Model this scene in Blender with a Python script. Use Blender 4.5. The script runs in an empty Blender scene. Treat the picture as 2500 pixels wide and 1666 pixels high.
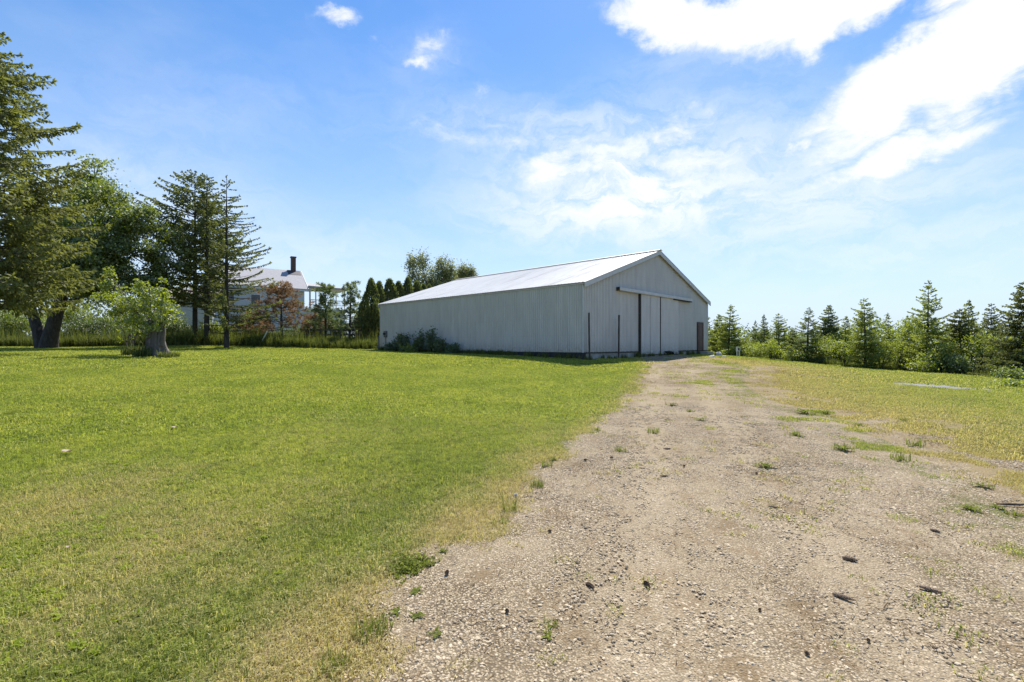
import bpy, math, random
import numpy as np
from mathutils import Vector

# ------------------------------------------------------------------ camera, sky, sun, exposure
S = bpy.context.scene
EYE = 1.5
F = 1174.0                      # focal length in photo pixels (photo is 2500 wide)
HOR = 843.0                     # photo row of the horizon
cam = bpy.data.cameras.new('camera'); camo = bpy.data.objects.new('camera', cam)
S.collection.objects.link(camo); S.camera = camo
cam.sensor_width = 36; cam.lens = F/2500*36; cam.shift_y = 10/2500
cam.clip_start = .05; cam.clip_end = 4000
camo.location = (0, 0, EYE); camo.rotation_euler = (math.pi/2, 0, 0)

SUN_EL = math.radians(56); SUN_AZ = math.radians(14)      # azimuth clockwise from +Y
sd = Vector((math.sin(SUN_AZ)*math.cos(SUN_EL), math.cos(SUN_AZ)*math.cos(SUN_EL), math.sin(SUN_EL)))
sl = bpy.data.lights.new('sun', 'SUN'); sl.energy = 5.0; sl.angle = math.radians(.53); sl.color = (1, .95, .86)
slo = bpy.data.objects.new('sun', sl); S.collection.objects.link(slo)
slo.rotation_euler = sd.to_track_quat('Z', 'Y').to_euler()
S.view_settings.view_transform = 'Standard'; S.view_settings.look = 'None'
S.view_settings.exposure = .6; S.view_settings.gamma = 1

class NT:
    """small helper round a node tree"""
    def __init__(s, tree): s.t = tree; tree.nodes.clear()
    def n(s, typ, ins=None, **kw):
        nd = s.t.nodes.new(typ)
        for k, v in kw.items(): setattr(nd, k, v)
        for k, v in (ins or {}).items():
            sock = nd.inputs[k]
            if isinstance(v, bpy.types.NodeSocket): s.t.links.new(v, sock)
            else: sock.default_value = v
        return nd
    def m(s, op, a, b=0.0, c=0.0, clamp=False):
        return s.n('ShaderNodeMath', {0: a, 1: b, 2: c}, operation=op, use_clamp=clamp).outputs[0]
    def vm(s, op, a, b):
        nd = s.n('ShaderNodeVectorMath', {0: a, 1: b}, operation=op)
        return nd.outputs['Value'] if op in ('DOT_PRODUCT', 'LENGTH') else nd.outputs[0]
    def mix(s, f, a, b, blend='MIX'):
        return s.n('ShaderNodeMix', {0: f, 6: a, 7: b}, data_type='RGBA', blend_type=blend).outputs[2]
    def ss(s, x, lo, hi, a=0.0, b=1.0):
        return s.n('ShaderNodeMapRange', {0: x, 1: lo, 2: hi, 3: a, 4: b}, interpolation_type='SMOOTHSTEP').outputs[0]
    def noise(s, v, scale, detail=3, rough=.55, dist=0.0):
        return s.n('ShaderNodeTexNoise', {'Vector': v, 'Scale': scale, 'Detail': detail, 'Roughness': rough, 'Distortion': dist}).outputs[0]
    def attr(s, name): return s.n('ShaderNodeAttribute', attribute_name=name).outputs['Fac']

def c4(c): return (c[0], c[1], c[2], 1)

# ---- world: Nishita sky with broken white clouds laid out by direction
W = bpy.data.worlds.new('World'); S.world = W; W.use_nodes = True
w = NT(W.node_tree)
out = w.n('ShaderNodeOutputWorld')
sky = w.n('ShaderNodeTexSky', sky_type='NISHITA', sun_disc=False, sun_elevation=SUN_EL, sun_rotation=SUN_AZ,
          altitude=200, air_density=1.0, dust_density=.25, ozone_density=2.0)
dirv = w.n('ShaderNodeTexCoord').outputs['Generated']
nrm = w.n('ShaderNodeVectorMath', {0: dirv}, operation='NORMALIZE').outputs[0]
skyc = w.n('ShaderNodeHueSaturation', {'Hue': .503, 'Saturation': 1.42, 'Value': .95, 'Color': sky.outputs[0]}).outputs[0]
sep = w.n('ShaderNodeSeparateXYZ', {0: nrm})
zz = sep.outputs[2]
nz1 = w.noise(w.vm('MULTIPLY', nrm, (1, 1, 1.6)), 3.2, 8, .58, .25)
nz2 = w.noise(w.vm('MULTIPLY', nrm, (1, 1, 2.0)), 13, 8, .68, .5)
nzz = w.m('ADD', w.m('MULTIPLY', nz1, 1.5), w.m('MULTIPLY', nz2, 1.2))
nzz = w.m('SUBTRACT', nzz, 1.38)
# photo column, row, half width, half height (pixels), tilt (deg, + rises to the right), strength
CLOUDS = [
    (1650, 35, 200, 90, -14, 1.2), (1860, 22, 280, 85, -4, 1.25), (2080, 0, 260, 70, 6, 1.2), (2350, -10, 140, 55, 5, 1.05), (1680, 100, 140, 46, -20, .66),
    (2250, 175, 265, 115, 24, 1.45), (2410, 110, 230, 150, 14, 1.55), (2150, 225, 190, 54, 14, 1.0), (1985, 290, 120, 34, 12, .68), (2370, 205, 180, 56, 20, .9),
    (2210, 374, 230, 44, 10, .98), (2270, 366, 120, 30, 8, .6), (1910, 348, 42, 26, 10, .74), (2030, 400, 130, 34, 8, .48),
    (1640, 330, 140, 52, 8, .76), (1700, 395, 180, 58, 10, .64), (1560, 380, 140, 52, -6, .64), (1390, 412, 160, 46, -8, .72), (1620, 460, 190, 60, 12, .5),
    (1100, 325, 190, 42, -10, .44), (1250, 350, 150, 36, -6, .46), (1760, 520, 330, 50, -4, .44),
    (1035, 110, 90, 38, 10, .64), (1000, 148, 60, 24, 0, .66), (1100, 150, 50, 24, 10, .62), (1163, 210, 50, 30, 15, .80), (810, 22, 84, 30, 12, .70), (905, 85, 40, 16, 5, .52), (1110, 45, 30, 14, 0, .42),
]
wc = w.n('ShaderNodeTexNoise', {'Vector': nrm, 'Scale': 5.5, 'Detail': 7, 'Roughness': .62}).outputs['Color']
wcs = w.vm('MULTIPLY', w.vm('SUBTRACT', wc, (.5, .5, .5)), (.20, .20, .13))
warp = w.vm('ADD', nrm, wcs)
warp2 = w.vm('ADD', nrm, w.vm('MULTIPLY', wcs, (.6, .6, .6)))
VEILS = [(1560, 400, 330, 120, 8, .62), (1300, 330, 330, 70, -8, .38), (1750, 500, 420, 90, -4, .45), (1450, 520, 300, 90, -8, .40), (2200, 450, 330, 90, 8, .30), (2050, 300, 200, 60, 16, .22), (1750, 120, 220, 60, 0, .22),
         (350, 300, 420, 130, 20, .14), (280, 470, 260, 90, 5, .34), (700, 610, 300, 90, 0, .30), (2250, 620, 420, 80, 0, .30), (1040, 130, 110, 50, 10, .2)]
dens = None
for (px, py, hw, hh, tilt, st) in CLOUDS:
    c = Vector(((px-1250)/F, 1, (HOR-py)/F)); R = c.length; c.normalize()
    a = c.cross(Vector((0, 0, 1))).normalized(); b = a.cross(c).normalized()
    t = math.radians(tilt); a2 = a*math.cos(t)+b*math.sin(t); b2 = b*math.cos(t)-a*math.sin(t)
    A = hw/F/R; B = hh/F/R
    off = (c.x, c.y, c.z)
    d = w.vm('SUBTRACT', warp, off)
    da = w.vm('DOT_PRODUCT', d, tuple(a2/A)); db = w.vm('DOT_PRODUCT', d, tuple(b2/B)); dc = w.vm('DOT_PRODUCT', d, tuple(c/max(A, B)))
    q = w.m('ADD', w.m('ADD', w.m('MULTIPLY', da, da), w.m('MULTIPLY', db, db)), w.m('MULTIPLY', dc, dc))
    g = w.m('MULTIPLY', w.m('POWER', 2.718, w.m('MULTIPLY', q, -1.15)), st)
    dens = g if dens is None else w.m('MAXIMUM', dens, g)
cl = w.m('ADD', dens, w.m('MULTIPLY', nzz, w.m('MINIMUM', w.m('ADD', w.m('MULTIPLY', dens, 2.0), .02), 1.15)))
clm = w.ss(cl, .26, 1.02)
thin = w.m('MULTIPLY', w.ss(nz1, .45, .8), .16)
haze = w.m('POWER', w.m('SUBTRACT', 1.0, w.m('ABSOLUTE', zz), clamp=True), 2.6)
c0 = w.mix(w.m('MULTIPLY', haze, 1.0, clamp=True), skyc, (3.7, 4.45, 5.6, 1))
c1 = w.mix(w.m('MULTIPLY', thin, w.ss(zz, -.02, .3)), c0, (5.0, 5.3, 5.6, 1))
veil = None
for (px, py, hw, hh, tilt, st) in VEILS:
    c = Vector(((px-1250)/F, 1, (HOR-py)/F)); R = c.length; c.normalize()
    a = c.cross(Vector((0, 0, 1))).normalized(); b = a.cross(c).normalized(); t = math.radians(tilt)
    a2 = a*math.cos(t)+b*math.sin(t); b2 = b*math.cos(t)-a*math.sin(t)
    d = w.vm('SUBTRACT', warp2, tuple(c))
    da = w.vm('DOT_PRODUCT', d, tuple(a2*F*R/hw)); db = w.vm('DOT_PRODUCT', d, tuple(b2*F*R/hh)); dc = w.vm('DOT_PRODUCT', d, tuple(c*2))
    q = w.m('ADD', w.m('ADD', w.m('MULTIPLY', da, da), w.m('MULTIPLY', db, db)), w.m('MULTIPLY', dc, dc))
    g = w.m('MULTIPLY', w.m('POWER', 2.718, w.m('MULTIPLY', q, -1.0)), st); veil = g if veil is None else w.m('ADD', veil, g)
nz3 = w.noise(w.vm('MULTIPLY', warp, (1.0, 1.0, 3.2)), 9, 8, .62, .6)
veil = w.m('MULTIPLY', veil, w.ss(nz3, .30, .68, .25, 1.15), clamp=True)
c1 = w.mix(veil, c1, (5.3, 5.55, 5.85, 1))
c2 = w.mix(w.m('MULTIPLY', clm, .97), c1, (5.75, 5.8, 5.9, 1))
bg = w.n('ShaderNodeBackground', {'Color': c2, 'Strength': .125})
w.t.links.new(bg.outputs[0], out.inputs[0])

# ------------------------------------------------------------------ helpers
rng = np.random.default_rng(7)
def tag(o, label=None, cat=None, group=None, kind=None):
    if label: o['label'] = label
    if cat: o['category'] = cat
    if group: o['group'] = group
    if kind: o['kind'] = kind
    return o
def empty(name, loc, rz=0.0):
    o = bpy.data.objects.new(name, None); S.collection.objects.link(o)
    o.location = loc; o.rotation_euler = (0, 0, rz); o.empty_display_size = .2
    return o

class MB:
    """collects faces; build() links them as ONE mesh object"""
    def __init__(s): s.v = []; s.f = []; s.t = []; s.nv = 0
    def add(s, V, Fc, tint=None):
        V = np.asarray(V, float).reshape(-1, 3); Fc = np.asarray(Fc, int)
        s.v.append(V); s.f.append(Fc+s.nv); s.nv += len(V)
        s.t.append(np.full(len(Fc), .5) if tint is None else np.broadcast_to(tint, (len(Fc),)))
        return s
    def quads(s, P, tint=None):                       # P: n x 4 x 3
        n = len(P); return s.add(P.reshape(-1, 3), np.arange(n*4).reshape(n, 4), tint)
    def box(s, lo, hi, ax=None, tint=None):
        lo = np.array(lo, float); hi = np.array(hi, float)
        V = np.array([[(lo, hi)[i][0], (lo, hi)[j][1], (lo, hi)[k][2]] for i in (0, 1) for j in (0, 1) for k in (0, 1)])
        if ax is not None: V = ax(V)
        return s.add(V, [[0, 1, 3, 2], [4, 6, 7, 5], [0, 4, 5, 1], [2, 3, 7, 6], [0, 2, 6, 4], [1, 5, 7, 3]], tint)
    def tube(s, pts, rad, sides=8, tint=None, rough=0.0, cap=True):
        pts = np.asarray(pts, float); n = len(pts); rad = np.broadcast_to(rad, (n,))
        T = np.gradient(pts, axis=0); T /= np.linalg.norm(T, axis=1)[:, None]+1e-9
        up = np.array([0, 0, 1.]) if abs(T[0][2]) < .9 else np.array([1., 0, 0])
        A = np.cross(T, up); A /= np.linalg.norm(A, axis=1)[:, None]+1e-9; B = np.cross(T, A)
        th = np.linspace(0, 2*math.pi, sides, endpoint=False)
        rr = rad[:, None]*(1+rough*rng.uniform(-1, 1, (n, sides)))
        V = pts[:, None]+rr[..., None]*(np.cos(th)[None, :, None]*A[:, None]+np.sin(th)[None, :, None]*B[:, None])
        q = [[i*sides+j, i*sides+(j+1) % sides, (i+1)*sides+(j+1) % sides, (i+1)*sides+j] for i in range(n-1) for j in range(sides)]
        s.add(V.reshape(-1, 3), q, tint)
        if cap:
            for i in (0, n-1):
                V2 = V[i]; c = V2.mean(0); W2 = np.vstack([V2, c])
                s.add(W2, [[j, (j+1) % sides, sides, sides] if False else [j, (j+1) % sides, sides, j] for j in range(0)] or np.zeros((0, 4), int))
                tri = np.array([[j, (j+1) % sides, sides] for j in range(sides)])
                s.v.append(W2); s.f.append(tri+s.nv); s.nv += len(W2); s.t.append(np.full(len(tri), .5))
        return s
    def data(s, name, material, smooth=False):
        me = bpy.data.meshes.new(name)
        V = np.vstack(s.v) if s.v else np.zeros((0, 3))
        me.vertices.add(len(V)); me.vertices.foreach_set('co', V.ravel())
        loops = np.concatenate([f.ravel() for f in s.f]); tot = np.concatenate([np.full(len(f), f.shape[1] if f.ndim == 2 else 4) for f in s.f])
        me.loops.add(len(loops)); me.loops.foreach_set('vertex_index', loops.astype(np.int32))
        me.polygons.add(len(tot)); me.polygons.foreach_set('loop_start', np.concatenate([[0], np.cumsum(tot)[:-1]]).astype(np.int32))
        me.polygons.foreach_set('use_smooth', np.full(len(tot), smooth))
        at = me.attributes.new('tint', 'FLOAT', 'FACE'); at.data.foreach_set('value', np.concatenate(s.t).astype(np.float32))
        me.update(calc_edges=True); me.validate()
        me.materials.append(material)
        return me
    def build(s, name, material, parent=None, smooth=False):
        o = bpy.data.objects.new(name, s.data(name, material, smooth)); S.collection.objects.link(o)
        if parent is not None: o.parent = parent
        return o

def copy_tree(o, parent=None):
    c = o.copy(); S.collection.objects.link(c)
    if parent is not None: c.parent = parent
    for ch in list(o.children): copy_tree(ch, c)
    return c

# value noise for python side masks
_tab = np.random.default_rng(3).random((256, 256))
def vnoise(x, y, sc):
    x = np.asarray(x)*sc+100; y = np.asarray(y)*sc+100
    xi = np.floor(x).astype(int); yi = np.floor(y).astype(int); fx = x-xi; fy = y-yi
    fx = fx*fx*(3-2*fx); fy = fy*fy*(3-2*fy)
    g = lambda a, b: _tab[a % 256, b % 256]
    return (g(xi, yi)*(1-fx)+g(xi+1, yi)*fx)*(1-fy)+(g(xi, yi+1)*(1-fx)+g(xi+1, yi+1)*fx)*fy
def fbm(x, y, sc, o=3): return sum(vnoise(x, y, sc*2**i)/2**i for i in range(o))/sum(1/2**i for i in range(o))

# ------------------------------------------------------------------ terrain
CP = np.array([
    (0, 0, 0), (0, 2, 0), (-3, 3, 0.02), (4, 3, 0), (0, -6, 0), (-8, -5, 0), (8, -5, -.05), (0, 7, .1), (-8, 9, .32), (9, 9, .08),
    (-16.4, 22, .98), (-8, 20, .66), (-2, 22, .58), (3.2, 22.5, .52), (8.5, 27, .62), (3.72, 25.1, .75), (9.4, 31.1, .88), (15.03, 37, .78), (-3, 31, .93),
    (-10.2, 38, 1.09), (-20, 37, 1.22), (-35, 38, 1.3), (-26, 28, 1.1), (-22, 42, 1.7), (-30, 54, 2.5), (-24, 60, 2.7), (-40, 45, 1.7), (-8, 44, 1.4),
    (12, 24, .42), (16, 30, .4), (19, 41, .42), (22, 38, .28), (23, 30, -.04), (24.6, 28.5, -.08), (24, 23, -.1), (16, 16, .02), (28, 20, -.2), (26, 44, .1), (30, 34, -.2),
    (35, 60, -.2), (5, 60, .7), (-60, 60, 2.2), (60, 40, -.5), (-60, 20, 1.4), (-25, 10, .5), (60, 0, -.3), (-60, -20, 0), (40, -40, -.2), (-40, -60, 0)], float)
def _U(r2): return .5*r2*np.log(r2+1e-9)
_n = len(CP)
_K = _U(((CP[:, None, :2]-CP[None, :, :2])**2).sum(-1))+np.eye(_n)*4.0
_P = np.hstack([np.ones((_n, 1)), CP[:, :2]])
_w = np.linalg.solve(np.block([[_K, _P], [_P.T, np.zeros((3, 3))]]), np.concatenate([CP[:, 2], np.zeros(3)]))
def hgt(x, y):
    x = np.asarray(x, float); y = np.asarray(y, float); sh = x.shape
    q = np.stack([x.ravel(), y.ravel()], -1); r = np.linalg.norm(q, axis=1)
    k = np.clip((r-70)/60, 0, 1); k = k*k*(3-2*k)
    qq = q*(np.minimum(r, 130)/np.maximum(r, 1e-6))[:, None]
    o = np.empty(len(qq))
    for i in range(0, len(qq), 50000):
        z = qq[i:i+50000]
        o[i:i+50000] = _U(((z[:, None]-CP[None, :, :2])**2).sum(-1))@_w[:_n]+_w[_n]+z@_w[_n+1:]
    o = np.clip(o, -1.2, 3.2)
    return (o*(1-k)+.2*k).reshape(sh)
def H(x, y):
    x = np.array([float(x)]); y = np.array([float(y)]); r = np.hypot(x, y)          # surface of the built ground sheet, bumps and ruts included
    return float((hgt(x, y)+(fbm(x, y, .9)-.5)*.05*np.clip(r/3, .2, 1)*np.clip(1.6-r/60, 0, 1)-.03*tracks(x, y)*(r < 40))[0])
def GP(px, z): x = (px-1250)/F*z; return (x, z, H(x, z))           # ground point under a photo column at depth z
def up(py, z): return EYE+(HOR-py)/F*z                              # height of a photo row at depth z
def gpix(px, py):                                                   # where the view ray meets the ground
    dx = (px-1250)/F; dz = (HOR-py)/F
    z = np.concatenate([np.arange(.8, 12, .01), np.arange(12, 60, .04)])
    e = EYE+dz*z-hgt(dx*z, z); i = np.argmax(e < 0)
    z0 = z[i] if e[i] < 0 else 60.
    return np.array([dx*z0, z0])

# driveway outline (ground points)
LE = [(780, 1800), (927, 1661), (985, 1573), (955, 1470), (985, 1410), (1076, 1352), (1187, 1297), (1242, 1242), (1297, 1186), (1372, 1125), (1435, 1045), (1500, 1000), (1520, 965), (1560, 920), (1578, 890), (1545, 874)]
RE = [(1735, 876), (1835, 896), (1815, 940), (1900, 990), (2016, 1006), (2120, 1058), (2250, 1120), (2355, 1183), (2500, 1277), (2800, 1460)]
PL = np.array([(-1.6, -8)]+[gpix(*p) for p in LE]+[(8.6, 31.5), (12.0, 33.4)]); PR = np.array([gpix(*p) for p in RE]+[(5.5, -8)])
POLY = np.vstack([PL, PR])
def seg_dist(q, pl):
    d = np.full(len(q), 1e9)
    for a, b in zip(pl[:-1], pl[1:]):
        ab = b-a; t = np.clip(((q-a)@ab)/(ab@ab+1e-9), 0, 1)
        d = np.minimum(d, np.linalg.norm(q-(a+t[:, None]*ab), axis=1))
    return d
def inside(q, poly):
    c = np.zeros(len(q), bool); x, y = q[:, 0], q[:, 1]
    for a, b in zip(poly, np.roll(poly, -1, 0)):
        k = (a[1] > y) != (b[1] > y)
        c ^= k & (x < (b[0]-a[0])*(y-a[1])/(b[1]-a[1]+1e-12)+a[0])
    return c
def gravel(x, y):
    """0 on the lawn .. 1 on the bare driveway, soft at the right-hand side"""
    q = np.stack([np.ravel(x), np.ravel(y)], -1)
    dl = seg_dist(q, PL); dr = seg_dist(q, PR); ins = np.where(inside(q, POLY), 1., -1.)
    r = np.linalg.norm(q, axis=1)
    sl_ = .34+.014*r; sr_ = 1.8+.17*r
    ml = .5+.5*np.clip(ins*dl/sl_, -1, 1); mr = .5+.5*np.clip(ins*dr/sr_, -1, 1)
    m = np.where(ins > 0, np.minimum(ml, mr), np.where(dl < dr, ml, mr))
    return m.reshape(np.shape(x))
SPOTS = [(1360, 1256, .16, .9), (1180, 1410, .16, .6), (1930, 1232, .2, .9), (1780, 1285, .16, .8), (1960, 1480, .14, .9), (2010, 1580, .16, .7), (1690, 1450, .16, .5), (1400, 1530, .22, .6), (1330, 1480, .2, .5),
         (2230, 1260, .25, .5), (1725, 1110, .25, .5), (1550, 1092, .2, .6), (1400, 1140, .2, .6), (1875, 1158, .25, .8), (1690, 1620, .15, .5), (1640, 1560, .14, .6), (1810, 1630, .15, .7), (2150, 1420, .15, .3), (2420, 1200, .5, .4), (1750, 1085, .3, .4), (2350, 1120, .6, .35), (1560, 1480, .2, .5)]
SPG = [(gpix(a, b), r, s) for a, b, r, s in SPOTS]
DRY = [(870, 1560, .55, 1), (760, 1600, .5, .9), (1010, 1470, .3, 1), (1150, 1270, .5, .9), (400, 1330, .9, .75), (150, 1230, 1., .8), (330, 1270, .8, .6), (700, 1240, .9, .45), (1250, 1200, .45, .8), (1330, 1130, .6, .6), (200, 1500, .5, .6), (500, 1420, .6, .5), (820, 1060, 1.2, .3), (30, 1560, .3, .6), (1290, 1050, .9, .3)]
DRG = [(gpix(a, b), r, s*.62) for a, b, r, s in DRY]
LUSH = [(850, 1270, .8, .8), (1000, 1230, .9, .7), (600, 1560, .7, .8), (300, 1580, .6, .9), (1120, 1130, 1.4, .5), (993, 1390, .22, 1), (200, 1620, .5, .9)]
LUG = [(gpix(a, b), r, s) for a, b, r, s in LUSH]
def blobs(x, y, L):
    o = np.zeros(np.shape(x))
    for g, r, s in L:
        d2 = ((x-g[0])**2+((y-g[1])*.75)**2)/r**2; o = np.maximum(o, s*np.exp(-d2))
    return o

# ------------------------------------------------------------------ materials
def new_mat(name):
    m = bpy.data.materials.new(name); m.use_nodes = True
    n = NT(m.node_tree); o = n.n('ShaderNodeOutputMaterial')
    return m, n, o
def surf(name, c1, c2=None, scale=6, rough=.7, bump=0.0, metal=0.0, bscale=None, stretch=(1, 1, 1), dirt=None):
    m, n, o = new_mat(name)
    tc = n.n('ShaderNodeTexCoord').outputs['Object']; v = n.vm('MULTIPLY', tc, stretch)
    nz = n.noise(v, scale, 5, .6)
    col = n.mix(n.ss(nz, .3, .7), c4(c1), c4(c2 or c1))
    if dirt:
        nz2 = n.noise(v, scale*.23, 4, .65); col = n.mix(n.ss(nz2, .52, .75), col, c4(dirt))
    p = n.n('ShaderNodeBsdfPrincipled', {'Base Color': col, 'Roughness': rough, 'Metallic': metal})
    if bump:
        b = n.n('ShaderNodeBump', {'Height': n.noise(v, bscale or scale*3, 4, .6), 'Strength': bump, 'Distance': .02})
        n.t.links.new(b.outputs[0], p.inputs['Normal'])
    n.t.links.new(p.outputs[0], o.inputs[0]); return m
def leafmat(name, dark, light, trans=.35, tcol=None, gloss=.02, vary=.35):
    """leaf/needle: diffuse + light passing through + faint gloss; colour varies leaf by leaf and in patches"""
    m, n, o = new_mat(name)
    t = n.attr('tint'); g = n.n('ShaderNodeNewGeometry').outputs['Position']
    nz = n.noise(g, .9, 2)
    f = n.m('ADD', n.m('MULTIPLY', t, 1-vary), n.m('MULTIPLY', n.ss(nz, .3, .7), vary), clamp=True)
    col = n.mix(f, c4(dark), c4(light))
    tc = n.mix(f, c4([a*1.25 for a in (tcol or dark)]), c4([a*1.5 for a in (tcol or light)]))
    d = n.n('ShaderNodeBsdfDiffuse', {'Color': col}); tr = n.n('ShaderNodeBsdfTranslucent', {'Color': tc})
    gl = n.n('ShaderNodeBsdfGlossy', {'Color': (1, 1, 1, 1), 'Roughness': .6})
    s1 = n.n('ShaderNodeMixShader', {0: trans, 1: d.outputs[0], 2: tr.outputs[0]})
    s2 = n.n('ShaderNodeMixShader', {0: gloss, 1: s1.outputs[0], 2: gl.outputs[0]})
    n.t.links.new(s2.outputs[0], o.inputs[0]); return m

M = {}
M['needle'] = leafmat('spruce_needles', (.055, .070, .030), (.225, .245, .090), .44, (.16, .18, .035))
M['needle_young'] = leafmat('young_spruce_needles', (.105, .135, .034), (.37, .405, .115), .50, (.27, .31, .045))
M['needle_blue'] = leafmat('bluish_spruce_needles', (.088, .11, .048), (.29, .325, .13), .46, (.2, .235, .065))
M['needle_olive'] = leafmat('olive_spruce_needles', (.055, .066, .024), (.24, .25, .08), .42, (.2, .215, .04))
M['needle_dead'] = leafmat('rusty_needles', (.17, .10, .055), (.38, .24, .14), .30, (.3, .18, .08))
M['needle_pine'] = leafmat('pine_needles', (.08, .105, .04), (.28, .32, .13), .38, (.2, .25, .08))
M['thuja'] = leafmat('cedar_sprays', (.045, .060, .021), (.19, .21, .07), .38, (.15, .18, .035))
M['maple'] = leafmat('maple_leaves', (.022, .040, .008), (.205, .255, .032), .40, (.21, .265, .014), .10)
M['leaf_bright'] = leafmat('bright_leaves', (.085, .118, .010), (.28, .325, .036), .48, (.28, .335, .015), .08)
M['leaf_mid'] = leafmat('shrub_leaves', (.055, .085, .012), (.19, .23, .04), .42, (.2, .26, .02), .08)
M['leaf_grey'] = leafmat('willow_leaves', (.085, .105, .035), (.27, .29, .11), .42, (.24, .26, .06), .08)
M['leaf_dark'] = leafmat('dark_shrub_leaves', (.035, .058, .014), (.13, .18, .045), .36, (.11, .16, .02), .08)
M['yellow_leaf'] = leafmat('yellow_green_leaves', (.115, .148, .012), (.28, .325, .042), .46, (.28, .33, .016), .06)
M['bark'] = surf('bark', (.07, .058, .048), (.15, .13, .11), 9, .95, .6, stretch=(1, 1, .25))
M['bark_dark'] = surf('dark_bark', (.03, .026, .022), (.075, .065, .055), 9, .95, .6, stretch=(1, 1, .25))
M['bark_grey'] = surf('weathered_stump_wood', (.045, .037, .03), (.21, .18, .15), 7, .95, .7, stretch=(1, 1, .15), dirt=(.05, .04, .035))
def siding_mat():
    m, n, o = new_mat('white_painted_corrugated_steel'); v = n.n('ShaderNodeTexCoord').outputs['Object']; z = n.n('ShaderNodeSeparateXYZ', {0: v}).outputs[2]
    n1 = n.noise(n.vm('MULTIPLY', v, (1, 1, .25)), 2.2, 5, .6); st = n.noise(n.vm('MULTIPLY', v, (9, 9, .22)), 1.0, 5, .65); sp = n.noise(v, 7, 4, .65)
    pan = n.n('ShaderNodeTexWhiteNoise', {1: n.m('FLOOR', n.m('MULTIPLY', n.m('ADD', n.n('ShaderNodeSeparateXYZ', {0: v}).outputs[0], n.n('ShaderNodeSeparateXYZ', {0: v}).outputs[1]), 1.19))}, noise_dimensions='1D').outputs[0]
    col = n.mix(n.ss(n1, .3, .7), (.525, .495, .46, 1), (.60, .57, .53, 1))
    col = n.mix(n.m('MULTIPLY', pan, .10), col, (.42, .41, .40, 1))
    col = n.mix(n.m('MULTIPLY', n.ss(st, .50, .78), .45), col, (.37, .35, .32, 1))
    spl = n.m('MULTIPLY', n.ss(z, .75, .0), n.ss(sp, .30, .70)); col = n.mix(n.m('MULTIPLY', spl, .6), col, (.30, .265, .21, 1))
    rows = n.m('PINGPONG', n.m('ADD', z, .02), .46); sc = n.m('MULTIPLY', n.m('LESS_THAN', rows, .018), n.m('GREATER_THAN', n.noise(v, 40, 1), .52)); col = n.mix(n.m('MULTIPLY', sc, .18), col, (.25, .22, .2, 1))
    p = n.n('ShaderNodeBsdfPrincipled', {'Base Color': col, 'Roughness': .55}); n.t.links.new(p.outputs[0], o.inputs[0]); return m
M['siding'] = siding_mat()
M['roof'] = surf('galvanised_roof_sheet', (.56, .55, .53), (.66, .65, .63), 1.6, .5, 0, 0.1, stretch=(.3, 4, 1), dirt=(.36, .345, .32))
M['trim'] = surf('white_painted_trim', (.50, .485, .465), (.58, .56, .54), 5, .55, .1)
M['darkgap'] = surf('dark_timber_and_gap_shade', (.03, .026, .022), (.06, .05, .04), 8, .9, .3)  # timber parts, and the painted shade between the sliding doors
M['post'] = surf('creosote_post', (.055, .045, .037), (.12, .10, .085), 9, .9, .5, stretch=(1, 1, .2))
M['concrete'] = surf('old_concrete', (.27, .26, .24), (.42, .41, .39), 4, .9, .4, dirt=(.18, .165, .15))
M['darkfoot'] = surf('dark_wall_base', (.03, .03, .033), (.055, .052, .05), 5, .9, .2)
M['doorwood'] = surf('brown_door_paint', (.075, .040, .032), (.12, .065, .052), 7, .6, .3, stretch=(1, 1, .2))
M['rubber'] = surf('black_rubber', (.02, .02, .02), (.035, .035, .035), 12, .7, .3)
M['clap'] = surf('white_house_siding', (.58, .59, .60), (.64, .64, .64), 2, .6, 0)
M['shingle'] = surf('grey_roof_shingles', (.33, .32, .325), (.41, .395, .40), 6, .85, .3)
M['brick'] = surf('chimney_brick', (.085, .052, .045), (.13, .078, .066), 14, .9, .3)
M['flash'] = surf('dark_flashing', (.05, .045, .055), (.07, .065, .075), 6, .7)
M['whitewood'] = surf('white_painted_wood', (.62, .62, .61), (.7, .7, .69), 6, .55)
M['brownroof'] = surf('faded_brown_roof', (.24, .19, .165), (.32, .26, .23), 5, .9)
M['glass'] = surf('dark_window_glass', (.03, .035, .04), (.05, .055, .06), 2, .08)
M['fencewood'] = surf('dark_weathered_rails', (.05, .042, .036), (.11, .095, .08), 8, .9, .3)
M['metalbox'] = surf('grey_meter_box', (.12, .12, .125), (.2, .2, .2), 8, .5, 0, .3)
M['cone'] = surf('spruce_cone_scales', (.20, .14, .095), (.46, .34, .24), 60, .85, .6)
M['stick'] = surf('dead_stick', (.05, .038, .03), (.10, .08, .065), 30, .9, .5)
M['rock'] = surf('field_stone', (.36, .345, .32), (.55, .53, .5), 9, .9, .5)
M['plastic_white'] = surf('white_plastic', (.62, .63, .62), (.72, .72, .70), 5, .4)
M['black'] = surf('black_plastic', (.02, .02, .02), (.03, .03, .03), 5, .5)
M['weed'] = leafmat('weed_leaves', (.085, .11, .022), (.24, .265, .065), .40, (.22, .26, .035), .0)
M['lawn_weed'] = leafmat('lawn_weed_leaves', (.13, .18, .015), (.34, .41, .05), .45, (.32, .4, .02), .0)
M['seedhead'] = leafmat('dandelion_fluff', (.42, .41, .38), (.58, .56, .52), .4, (.6, .6, .6), .0)
M['litter'] = leafmat('needle_litter', (.07, .048, .03), (.28, .20, .115), .1, None, 0)
M['deadleaf'] = leafmat('dry_leaf', (.30, .22, .15), (.42, .34, .27), .2, (.3, .2, .1), .03)

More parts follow.
